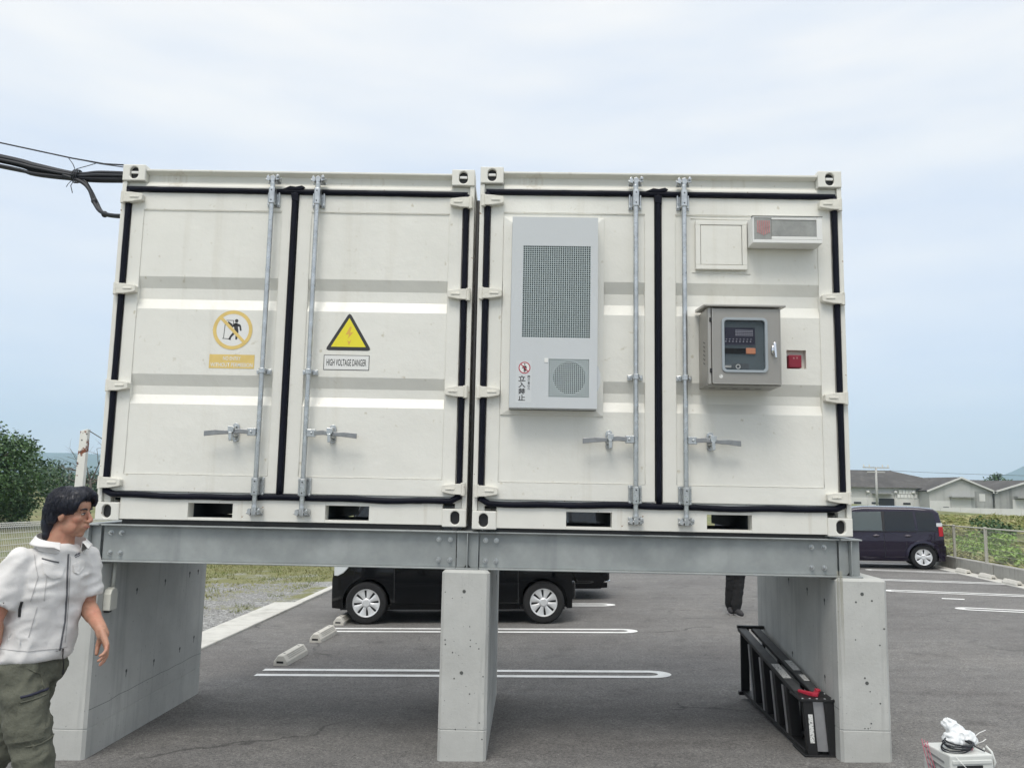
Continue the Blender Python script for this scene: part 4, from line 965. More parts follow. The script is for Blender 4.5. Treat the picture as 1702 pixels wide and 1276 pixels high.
# ------------------------------------------------------------------ cars
def make_wheel(kind, R=.28, wdt=.16):
    """returns a list of (name, mesh, material, smooth); axis along y, outer face towards -y"""
    out = []
    o = MB(); o.lathe([(R * .66, .0), (R * .80, -.006), (R * .93, .0), (R * .985, .018), (R, .05), (R, wdt - .05), (R * .97, wdt), (R * .66, wdt)], (0, 0, 0), 'y', 40); out.append(('tyre', o.mesh('tyre'), TYRE, .7))
    o = MB(); o.cyl((0, .045, 0), (0, .06, 0), R * .67, n=32); out.append(('brake_disc', o.mesh('brake_disc'), BLACK, 0))
    o = MB(); o.lathe([(R * .60, .010), (R * .68, .002), (R * .685, .03), (R * .60, .03)], (0, 0, 0), 'y', 40)
    n, wi, wo_ = (8, .30, .62) if kind == 'eight' else (6, .34, .52)
    o.lathe([(.001, .004), (R * .16, .004), (R * .22, .016), (R * .22, .030), (.001, .030)], (0, 0, 0), 'y', 24)
    for k in range(n):
        t = 2 * pi * (k + .5 * (kind != 'eight')) / n; rs = []
        for r_, w_, y_ in ((R * .14, pi / n * .98, .013), (R * .36, pi / n * (.70 if kind == 'eight' else .80), .013), (R * .52, pi / n * .74, .013), (R * .64, pi / n * (.78 if kind == 'eight' else 1.0), .008)):
            p = []
            for a_, yy_ in ((-w_, y_ + .008), (-w_ * .45, y_), (w_ * .45, y_), (w_, y_ + .008), (w_, y_ + .02), (-w_, y_ + .02)):
                p.append(V(r_ * cos(t + a_), yy_, r_ * sin(t + a_)))
            rs.append(p)
        o.rings(rs)
    out.append(('rim', o.mesh('rim'), RIM, .5))
    return out
WHEELS = {}
def car(name, loc, rz, L_, Wd, H, WB, fo, paint, kind, label, R=.28, hood=.62, tilt=True, group=None, rear_slope=.10, glass=CARGLASS, fglass=None, arch=False, rake=.50):
    """small tall car; local x runs from nose (-) to tail (+), near side is -y; origin under the front axle"""
    r = empty(name, loc, rz); tag(r, label, 'car', group)
    if tilt:
        ax = Vector((cos(rz), sin(rz))); r.rotation_euler = (-.020 * cos(rz) - .023 * sin(rz), -(.023 * cos(rz) - .020 * sin(rz)), rz)
    hw = Wd / 2; xF, xR = -fo, L_ - fo; belt = H * .60; zb = .19
    def top(x):                                        # silhouette
        pts = [(xF, .62), (xF + .06, H * .52), (xF + hood * .55, H * .595), (xF + hood, H * .625), (xF + hood + rake, H * .93), (xF + hood + rake * 1.7, H * .985), (L_ * .45 - fo, H), (xR - .55, H * .985), (xR - .18, H * .955), (xR - .06 - rear_slope * .0, H * .90), (xR, H * .60)]
        for (a, za), (c, zc) in zip(pts, pts[1:]):
            if x <= c: return za + (zc - za) * max(0, (x - a)) / max(c - a, 1e-6)
        return pts[-1][1]
    def plan(x):
        d0, d1 = x - xF, xR - x
        k = 1.0
        if d0 < .45: k -= .24 * (1 - d0 / .45) ** 2.2
        if d1 < .35: k -= .12 * (1 - d1 / .35) ** 2.4
        return hw * k
    def xnose(z): return 0.05 * max(0, (.42 - z) / .25) ** 2
    def side(x, z):
        t = top(x); y_ = plan(x)
        if z < .34: y_ *= 1 - .05 * ((.34 - z) / .15) ** 1.5
        y_ *= 1 + .012 * math.exp(-((z - .62) / .08) ** 2)
        if z > belt: y_ *= 1 - .155 * ((z - belt) / (H - belt)) ** 1.25
        return y_
    st = sorted(set([xF, xF + .03, xF + .09, xF + .18, xF + .3, xF + .42, xF + hood, xF + hood + .18, xF + hood + .35, xF + hood + rake, xF + hood + rake * 1.4] + [xF + hood + .85 + (L_ - hood - 1.6) * i / 6 for i in range(7)] + [xR - .65, xR - .45, xR - .3, xR - .18, xR - .09, xR - .03, xR]))
    rs = []
    for x in st:
        t = top(x); pts = []
        zl = [zb, zb + .06, .34, .45, .55, .62, .70, .80, .92, 1.05, 1.18, 1.30, 1.40, 1.50]
        for i, z in enumerate(zl):
            f = min(z, t - .07 + .004 * i * .2); f = max(f, zb)
            pts.append((side(x, f), f))
        y_ = side(x, t - .07); pts += [(y_ * .975, t - .035), (y_ * .90, t - .012), (y_ * .72, t - .002), (y_ * .35, t + .010)]
        ring = [V(x, -a, c) for a, c in pts] + [V(x, 0, t + .013)] + [V(x, a, c) for a, c in reversed(pts)]
        rs.append(ring)
    o = MB(); o.rings(rs); me = o.mesh('body')
    t_ = bpy.data.objects.new('tmp', me); COL.objects.link(t_)
    q = MB()
    for x in (0, WB):
        for s_ in (-1, 1): q.cyl((x, s_ * (hw + .1), R + .0), (x, s_ * (hw - .26), R + .0), R + .045, n=36)
    ct = bpy.data.objects.new('tmpc', q.mesh('c')); COL.objects.link(ct)
    bo = t_.modifiers.new('b', 'BOOLEAN'); bo.operation = 'DIFFERENCE'; bo.object = ct; bo.solver = 'EXACT'
    m2 = evaluated(t_, 'body'); bpy.data.objects.remove(t_); bpy.data.objects.remove(ct)
    m2.materials.clear(); body = link('body', m2, paint, r, radians(38))
    def patch(nm, quad, m, off=.006, nx_=10, nz_=6, both=True, th=.012, smooth=True):
        """panel following the body side: quad of (x,z) bottom-left, bottom-right, top-right, top-left"""
        for s_ in ((-1, 1) if both else (-1,)):
            o = MB(); F_ = []; B_ = []
            for j in range(nz_ + 1):
                for i in range(nx_ + 1):
                    u, v = i / nx_, j / nz_
                    a = Vector(quad[0]).lerp(Vector(quad[1]), u); c = Vector(quad[3]).lerp(Vector(quad[2]), u); p = a.lerp(c, v)
                    y_ = side(p.x, p.y)
                    F_.append((p.x, s_ * (y_ + off), p.y)); B_.append((p.x, s_ * (y_ + off - th), p.y))
            n1 = nx_ + 1; fs = [(j * n1 + i, j * n1 + i + 1, (j + 1) * n1 + i + 1, (j + 1) * n1 + i) for j in range(nz_) for i in range(nx_)]
            edge = [i for i in range(nx_)] + [j * n1 + nx_ for j in range(nz_)] + [nz_ * n1 + i for i in range(nx_, 0, -1)] + [j * n1 for j in range(nz_, 0, -1)]
            k = len(F_); fe = [(edge[i], edge[(i + 1) % len(edge)], k + edge[(i + 1) % len(edge)], k + edge[i]) for i in range(len(edge))]
            o.add(F_ + B_, fs + fe)
            o.build(nm, m, r, radians(40))
    xa = xF + hood + rake * .84; xb = (xa + xR - .30) / 2 + .02; xc = xR - .60; tz = H - .13
    dl = zb + .09
    # doors (lower panels), windows
    d0 = R + .13
    patch('door', [(d0, dl), (xb - .006, dl), (xb - .006, belt - .02), (d0 - .08, belt - .02)], paint, .005)
    patch('door', [(xb + .006, dl), (WB - R - .10, dl), (xc + .03, belt - .02), (xb + .006, belt - .02)], paint, .005)
    patch('window', [(xa - .27, belt + .005), (xb - .03, belt + .005), (xb - .03, tz), (xa + .12, tz - .01)], fglass or glass, .004)
    patch('window', [(xb + .03, belt + .005), (xc, belt + .005), (xc - .03, tz), (xb + .03, tz)], glass, .004)
    patch('window', [(xc + .05, belt + .005), (xR - .13, belt + .01), (xR - .20, tz - .03), (xc + .02, tz)], glass, .004)
    patch('window_trim', [(xa - .30, belt - .018), (xR - .12, belt - .012), (xR - .12, belt + .002), (xa - .30, belt - .002)], CARTRIM, .007, 16, 1)
    patch('pillar_trim', [(xb - .028, belt + .004), (xb + .028, belt + .004), (xb + .028, tz), (xb - .028, tz)], CARTRIM, .006, 2, 5)
    for gx, zt_ in ((xb, tz), (d0 - .035, belt - .02), (WB - R - .06, belt - .25)):
        patch('door_gap', [(gx - .005, dl), (gx + .005, dl), (gx + .005, zt_ if gx != xb else belt - .02), (gx - .005, zt_ if gx != xb else belt - .02)], BLACK, .0062, 1, 8)
    patch('sill_trim', [(R + .06, zb + .01), (WB - R - .06, zb + .01), (WB - R - .06, zb + .07), (R + .06, zb + .07)], paint, .012, 10, 2)
    patch('crease', [(d0, .505), (xR - .10, .555), (xR - .10, .563), (d0, .513)], paint, .011, 14, 1)
    # handles
    for hx in (xb - .17, WB - .30):
        for s_ in (-1, 1):
            o = MB(); y_ = side(hx, belt - .12); o.cap((hx - .07, s_ * (y_ + .022), belt - .115), .014, (hx + .07, s_ * (y_ + .022), belt - .11), .013, 10); o.ell((hx, s_ * (y_ + .006), belt - .115), (.075, .012, .034)); o.build('door_handle', paint, r, True)
    # lights, bumpers, mirrors, glass front and rear
    for s_ in (-1, 1):
        o = MB(); rs2 = []
        for x, z0_, z1_ in ((xF + .03, .62, .74), (xF + .09, .62, .79), (xF + .17, .66, .82), (xF + .24, .73, .84)):
            y_ = side(x, .66); rs2.append([V(x, s_ * (y_ + .008), z0_), V(x, s_ * (y_ + .008), z1_), V(x + .01, s_ * (y_ - .05), z1_), V(x + .01, s_ * (y_ - .05), z0_)])
        o.rings(rs2); o.build('headlight', HEADL, r, bevel=.008)
        o = MB(); rs2 = []
        for x in (xR - .11, xR - .06, xR - .012):
            y_ = side(x, belt) ; rs2.append([V(x, s_ * (y_ + .010), belt - .12), V(x, s_ * (y_ + .010), belt + .10), V(x, s_ * (y_ - .05), belt + .10), V(x, s_ * (y_ - .05), belt - .12)])
        o.rings(rs2); tl = o.build('tail_light', TAILL, r, bevel=.006)
        o = MB(); rs2 = []
        for x in (xR - .15, xR - .08, xR - .018):
            y_ = side(x, belt + .13); rs2.append([V(x, s_ * (y_ + .010), belt + .102), V(x, s_ * (y_ + .010), belt + .185), V(x, s_ * (y_ - .05), belt + .185), V(x, s_ * (y_ - .05), belt + .102)])
        o.rings(rs2); o.build('indicator_lens', HEADL, r, bevel=.006)
        o = MB(); mx_ = xF + hood + .30; y_ = side(mx_, belt + .02); o.ell((mx_, s_ * (y_ + .11), belt + .07), (.055, .085, .065)); o.cap((mx_ + .03, s_ * y_, belt + .01), .02, (mx_, s_ * (y_ + .08), belt + .04), .025, 8); o.build('side_mirror', paint, r, True)
    o = MB()
    for s_ in (-1, 1):
        pass
    pb = [(xR - .05, -hw * .93), (xR + .045, -hw * .80), (xR + .07, 0), (xR + .045, hw * .80), (xR - .05, hw * .93)]
    o.prism(pb, .30, .54, 'z'); o.build('rear_bumper', paint, r, bevel=.025)
    pf = [(.10, .86), (.0, .70), (-.04, .0), (.0, -.70), (.10, -.86)]
    o = MB(); o.rings([[V(xF + dx + ins, -w_ * hw * k, z) for dx, w_ in pf] for z, ins, k in ((.20, .09, .93), (.27, .03, .98), (.34, .0, 1.0), (.46, .0, 1.0), (.54, .04, .96))]); o.build('front_bumper', paint, r, bevel=.03)
    o = MB(); o.hexa([(xR - .035, -hw * .74, belt + .03), (xR + .0, -hw * .74, belt + .03), (xR + .0, hw * .74, belt + .03), (xR - .035, hw * .74, belt + .03)], [(xR - .09, -hw * .66, H - .15), (xR - .055, -hw * .66, H - .15), (xR - .055, hw * .66, H - .15), (xR - .09, hw * .66, H - .15)]); o.build('rear_window', glass, r, bevel=.01)
    xw = xF + hood; o = MB(); o.hexa([(xw - .02, -hw * .84, H * .645), (xw + .03, -hw * .84, H * .63), (xw + .03, hw * .84, H * .63), (xw - .02, hw * .84, H * .645)], [(xw + rake * .88, -hw * .74, H * .918), (xw + rake * .98, -hw * .74, H * .905), (xw + rake * .98, hw * .74, H * .905), (xw + rake * .88, hw * .74, H * .918)]); o.build('windscreen', fglass or glass, r, bevel=.006)
    MB().box(xR + .0, xR + .012, -.165, .165, belt - .22, belt - .06).build('number_plate_holder', CARTRIM, r)
    if arch:
        for s_ in (-1, 1):
            for x in (0, WB):
                o = MB(); rs2 = []
                for k in range(15):
                    t = pi * (.0 + k / 14); y_ = side(min(max(x + (R + .1) * cos(t), xF + .05), xR - .03), .55)
                    rs2.append([V(x + (R + .045) * cos(t), s_ * (y_ - .02), R + (R + .045) * sin(t)), V(x + (R + .045) * cos(t), s_ * (y_ + .028), R + (R + .045) * sin(t)), V(x + (R + .10) * cos(t), s_ * (y_ + .020), R + (R + .10) * sin(t)), V(x + (R + .115) * cos(t), s_ * (y_ - .02), R + (R + .115) * sin(t))])
                o.rings(rs2); o.build('wheel_arch', paint, r, radians(50))
    o = MB()
    o.box(xF + .12, xR - .1, -hw * .80, hw * .80, zb - .02, zb + .04); o.build('underbody', BLACK, r)
    if kind not in WHEELS: WHEELS[kind] = make_wheel(kind, R)
    for x in (0, WB):
        for s_ in (-1, 1):
            we = empty('wheel', (x, s_ * (hw - .010), R), 0 if s_ < 0 else pi, r); we.rotation_euler = (0, .3 + x, 0 if s_ < 0 else pi)
            for nm, me_, m_, smo in WHEELS[kind]:
                q = bpy.data.objects.new(nm, me_); COL.objects.link(q); q.parent = we
                if not me_.materials: me_.materials.append(m_)
                if smo: me_.polygons.foreach_set('use_smooth', [True] * len(me_.polygons)); me_.set_sharp_from_angle(angle=smo)
    return r
car('parked_car', (-1.745, 6.335, g(-1.745, 6.335)), radians(1.2), 3.22, 1.475, 1.70, 2.345, .49, CARBLACK, 'eight', 'black box-shaped small car parked behind the middle pier, silver eight-spoke wheel covers', R=.275, hood=.12, rake=.26)
c2_ = car('parked_car', (-1.30, 8.95, g(-1.3, 8.95)), radians(1.0), 3.62, 1.60, 1.62, 2.15, .62, CARBLACK, 'eight', 'black car behind the first black car, only its bumper showing past it', R=.28, hood=.7)
o = MB(); o.prism([(2.62, -.62), (2.97, -.74), (3.06, -.60), (3.085, 0), (3.06, .60), (2.97, .74), (2.9, .6), (2.9, -.6)], .275, .30, 'z'); o.build('bumper_strip', CHROME, c2_, bevel=.004)
for s_ in (-1, 1): MB().box(2.86, 2.94, s_ * .80 - .01, s_ * .80 + .01, .46, .53).build('reflector', HEADL, c2_, bevel=.004)
_c = Vector((9.625, 14.067)); _d = Vector((cos(radians(-17)), sin(radians(-17)))); _f = _c - _d * 2.36 + Vector((-_d.y, _d.x)) * .74
car('parked_car', (_f.x, _f.y, g(_f.x, _f.y)), radians(-17), 3.33, 1.50, 1.46, 2.36, .50, CARPURP, 'six', 'dark purple small car parked by the low wall at the right', R=.28, hood=.6, fglass=CARGLASS2, arch=True)

# ------------------------------------------------------------------ wheel stops
def wheel_stop(x, y, rz, label, group, s=1.0):
    r = empty('wheel_stop', (x, y, g(x, y)), rz); tag(r, label, 'wheel stop', group)
    o = MB(); Lh = .30 * s
    pr = [(-.075 * s, -.02), (.075 * s, -.02), (.072 * s, .045 * s), (.030 * s, .105 * s), (-.030 * s, .105 * s), (-.072 * s, .045 * s)]
    rs = []
    for yy_, k in ((-Lh, .93), (-Lh + .02, 1.0), (Lh - .02, 1.0), (Lh, .93)): rs.append([V(a * k, yy_, c * (k if c > 0 else 1)) for a, c in pr])
    o.rings(rs); o.build('block', STOPM, r, bevel=.006)
    for k in range(3):
        t = .25 + .25 * k; a = Vector((.072, .045)).lerp(Vector((.030, .105)), t) * s
        o = MB(); n_ = Vector((.060, .042)).normalized() * .0012; o.add([(a.x + n_.x, -Lh * .78, a.y + n_.y), (a.x + n_.x, Lh * .78, a.y + n_.y), (a.x - .006 + n_.x, Lh * .78, a.y + .0086 + n_.y), (a.x - .006 + n_.x, -Lh * .78, a.y + .0086 + n_.y)], [(0, 1, 2, 3)]); o.build('groove', KERB2, r)
    o = MB(); o.box(-.04 * s, .03 * s, -Lh - .0015, -Lh + .004, .028, .048); o.build('end_slot', BLACK, r)
    for yy_ in (-.2, .2): MB().cyl((0, yy_ * s, .1 * s), (0, yy_ * s, .1075 * s), .012, n=10).build('fixing_hole', JOINT, r)
    return r
GS = 'wheel stops at the left end of the bays'
wheel_stop(-2.02, 3.22, radians(-4), 'nearest wheel stop, lone white block between the two painted double lines', GS)
wheel_stop(-2.02, 4.55, radians(-4), 'white wheel stop at the left end of the second double line', GS)
wheel_stop(-2.06, 5.86, radians(-4), 'white wheel stop against the front tyre of the black car', GS)
GR = 'wheel stops along the right wall'
for (x, y, lab) in ((9.95, 13.0, 'low white wheel stop by the right wall, nearest the purple car'), (9.78, 11.75, 'middle one of the low wheel stops along the right wall'), (9.55, 10.5, 'low wheel stop along the right wall, at the right edge of the photo')):
    wheel_stop(x, y, radians(-6), lab, GR, .95)

# ------------------------------------------------------------------ folded stepladder leaning on the right pier
ld = empty('stepladder', (2.24, .10, g(2.24, .1))); tag(ld, 'black folded stepladder lying on its side against the right pier, red latch on top', 'stepladder')
yN, yF_ = -.02, 1.50
def zt(y_): return .345 + (.535 - .345) * (y_ - yN) / (yF_ - yN)
LEAN = -.03
def rail(x0, x1, zf, mm, nm='rail', hgt=.026):
    o = MB(); rs = []
    for y_ in (yN + .02, yF_ - .02):
        z = zf(y_); dx = LEAN * z / .4
        rs.append([V(x0 + dx, y_, z - hgt), V(x1 + dx, y_, z - hgt), V(x1 + dx, y_, z), V(x0 + dx, y_, z)])
    o.rings(rs); return o.build(nm, mm, ld, bevel=.003)
for x0, x1 in ((-.085, -.015), (.025, .095)):
    rail(x0, x1, lambda y_: .036, LADB); rail(x0, x1, zt, LADB)
    o = MB(); rs = []
    for y_ in (yN + .14, yF_ - .04): z = zt(y_) + .0012; dx = LEAN * z / .4; rs.append([V(x0 + dx + .006, y_, z - .001), V(x1 + dx - .006, y_, z - .001), V(x1 + dx - .006, y_, z), V(x0 + dx + .006, y_, z)])
    o.rings(rs); o.build('rail_top', LADG, ld)  # paler grey strip along the upper face of each top rail
for i, y_ in enumerate((.26, .52, .80, 1.10)):
    o = MB(); z = zt(y_) - .026; dx = LEAN
    o.hexa([(-.085, y_, .036), (-.012, y_, .036), (-.012, y_ + .10, .036), (-.085, y_ + .10, .036)], [(-.085 + dx, y_, z), (-.012 + dx, y_, z), (-.012 + dx, y_ + .10, z), (-.085 + dx, y_ + .10, z)])
    st_ = o.build('step', LADB, ld, bevel=.003)
    o = MB(); o.hexa([(-.089, y_ + .066, .04), (-.084, y_ + .066, .04), (-.084, y_ + .098, .04), (-.089, y_ + .098, .04)], [(-.089 + dx, y_ + .066, z - .004), (-.084 + dx, y_ + .066, z - .004), (-.084 + dx, y_ + .098, z - .004), (-.089 + dx, y_ + .098, z - .004)])
    o.build('step_edge', ALU, st_)
o = MB()
for y_ in (.4, .9, 1.3): o.box(.03, .05, y_, y_ + .03, .036, zt(y_) - .026)
o.build('rear_brace', LADB, ld)
# near end: two uprights with pale plate between, capped by the top platform
zc = zt(yN)
for x0, x1 in ((-.075, -.012), (.058, .118)):
    o = MB(); o.hexa([(x0, yN - .012, .0), (x1, yN - .012, .0), (x1, yN + .03, .0), (x0, yN + .03, .0)], [(x0 + LEAN * .9, yN - .012, zc - .008), (x1 + LEAN * .9, yN - .012, zc - .008), (x1 + LEAN * .9, yN + .03, zc - .008), (x0 + LEAN * .9, yN + .03, zc - .008)])
    o.build('top_step', LADB, ld, bevel=.003)
o = MB(); o.hexa([(-.013, yN + .005, .03), (.06, yN + .005, .03), (.06, yN + .012, .03), (-.013, yN + .012, .03)], [(-.013 + LEAN * .9, yN + .005, zc - .01), (.06 + LEAN * .9, yN + .005, zc - .01), (.06 + LEAN * .9, yN + .012, zc - .01), (-.013 + LEAN * .9, yN + .012, zc - .01)]); o.build('pale_plate', ALU, ld)
o = MB(); o.box(-.120, .105, yN - .020, yN + .20, zc - .010, zc + .006); o.build('hinge_plate', LADB, ld, bevel=.003)
o = MB(); o.box(-.10, .14, yN - .016, yN + .22, .0, .012); o.build('foot_plate', LADB, ld, bevel=.003)
o = MB()
for x in (-.10, -.055, -.01, .04, .085):
    o.ell((x, yN + .0, zc + .006), (.008, .008, .004), n=8, m=5)
    o.ell((x, yN + .13, zc + .006), (.008, .008, .004), n=8, m=5)
o.build('rivet', ZINC, ld, True)
o = MB(); o.prism([(-.088, yN + .13), (-.076, yN + .155), (-.005, yN + .085), (.030, yN + .15), (.058, yN + .135), (.012, yN + .04), (-.018, yN + .045)], zc + .006, zc + .028, 'z'); o.box(.022, .052, yN + .10, yN + .14, zc + .026, zc + .038); o.build('latch', REDPL, ld, bevel=.004)
o = MB()
o.add([(-.062, yN - .0135, .085), (-.034, yN - .0135, .085), (-.044, yN - .0135, .258), (-.072, yN - .0135, .258)], [(0, 1, 2, 3)]); o.build('sticker', STICK, ld, fixn=False)
for (x0, x1, ya, yb) in ((-.108, -.052, .34, .62), (.012, .062, .50, .70), (.020, .058, .30, .42)):
    o = MB(); o.add([(x0, ya, zt(ya) + .0030), (x1, ya, zt(ya) + .0030), (x1, yb, zt(yb) + .0030), (x0, yb, zt(yb) + .0030)], [(0, 1, 2, 3)]); o.build('sticker', STICK, ld, fixn=False)
o = MB(); o.box(-.125, .09, yF_ - .03, yF_ + .01, zt(yF_) - .012, zt(yF_) + .014); o.box(-.12, .11, yF_ - .03, yF_ + .01, .0, .03); o.box(-.10, -.03, yF_ - .02, yF_, .03, zt(yF_) - .012); o.build('rubber_foot', LADB, ld, bevel=.004)

# ------------------------------------------------------------------ white device with coil and bag, lower right
ang = radians(0.5)
dz_ = .195
dv = empty('power_supply', (2.735, -.555, g(2.8, -.5)), radians(9)); tag(dv, 'small off white electrical device with side slots and a black display, on the asphalt', 'electrical device')
o = MB(); o.box(.0, .262, .0, .235, .012, dz_); o.build('case', DEVW, dv, bevel=.008)
o = MB(); o.box(.040, .195, -.004, .004, .112, .140); o.build('display', BLACK, dv, bevel=.002)
o = MB(); o.box(.012, .250, -.006, .004, .148, .168); o.build('ledge', DEVW, dv, bevel=.003)
for k in range(4):
    o = MB(); z = .15 - .034 * k; o.hexa([(-.003, .05, z - .012), (.003, .05, z - .012), (.003, .20, z + .004), (-.003, .20, z + .004)], [(-.003, .05, z), (.003, .05, z), (.003, .20, z + .016), (-.003, .20, z + .016)]); o.build('side_slot', SLOT, dv)
for x in (.03, .23):
    for y_ in (.03, .2): MB().cyl((x, y_, -.004), (x, y_, .014), .014, n=10).build('foot', BLACK, dv)
random.seed(5)
o = MB()
for c, rr in (((.19, .14, dz_ + .050), (.072, .05, .042)), ((.165, .18, dz_ + .085), (.056, .04, .042)), ((.11, .12, dz_ + .040), (.07, .055, .040)), ((.245, .15, dz_ + .040), (.034, .03, .04)), ((.135, .20, dz_ + .115), (.036, .025, .025))): o.ell(c, rr, Euler((random.uniform(-.4, .4), random.uniform(-.4, .4), 0)).to_matrix())
def crumple(c, n): return c + n * (.012 * mnoise.noise(c * 22) + .012 * (.4 - 2 * abs(mnoise.noise(c * 30 + V(2, 5, 1)))))
for_bag = blob(o, 'plastic_bag', BAG, None, .006, 2, crumple)
for_bag.location = dv.location; for_bag.rotation_euler = dv.rotation_euler
tag(for_bag, 'crumpled thin white plastic bag on top of the electrical device', 'plastic bag')
o = MB()
for k in range(5):
    rx, ry = .080 + random.uniform(-.012, .010), .052 + random.uniform(-.008, .008); cz_ = dz_ + .022 + .007 * k; pts = []
    for i in range(28):
        t = 2 * pi * i / 28; pts.append((.095 + rx * cos(t) + .004 * k, .075 + ry * sin(t), cz_ + .020 * sin(t) + .012 * cos(t + .5 * k) + random.uniform(-.001, .001)))
    o.tube(pts, .0042, 6, closed=True)
o.tube([(.17, .09, dz_ + .05), (.21, .06, dz_ + .02), (.235, .03, dz_ + .008)], .004, 6)
cc = o.build('cable_coil', CABLE, None, True); cc.location = dv.location; cc.rotation_euler = dv.rotation_euler; tag(cc, 'coil of thin black cable on the electrical device, in front of the bag', 'cable coil')
o = MB(); o.tube([(.24, .13, dz_ + .05), (.29, .14, dz_ + .075), (.33, .14, dz_ + .088)], .0022, 6); o.tube([(.25, .11, dz_ + .025), (.28, .10, dz_ + .04), (.30, .10, dz_ + .052)], .0022, 6); o.build('white_lead', FILM, dv, True)
o = MB(); o.tube([(.20, .08, dz_ + .010), (.17, .05, dz_ + .012), (.15, .07, dz_ + .02)], .004, 6); o.build('pink_lead', PLINK, dv, True)
o = MB()
for k in range(3): o.tube([(-.012 - .003 * k, .18 + .02 * k, .22), (-.022 - .004 * k, .14 + .02 * k, .16), (-.020, .10 + .03 * k, .08), (.005, .06, .012)], .0026, 6)
o.tube([(.02, .22, dz_), (-.015, .20, dz_ - .01), (-.022, .17, .19)], .004, 6); o.build('pink_lead', PLINK, dv, True)
o = MB(); o.tube([(-.010, .14, .12), (-.02, .08, .05), (.0, -.02, .012), (.04, -.06, .006)], .005, 6); o.build('black_lead', CABLE, dv, True)
o = MB(); o.tube([(.268, .02, .10), (.280, .01, .15), (.276, .03, .20), (.266, .06, .222)], .006, 8); o.tube([(.268, .16, .10), (.285, .12, .14), (.276, .09, .20)], .005, 8); o.build('grey_lead', DEVW, dv, True)
o = MB(); o.tube([(.03, -.008, .19), (.09, -.03, .12), (.13, -.05, .05)], .002, 6); o.build('white_lead', FILM, dv, True)

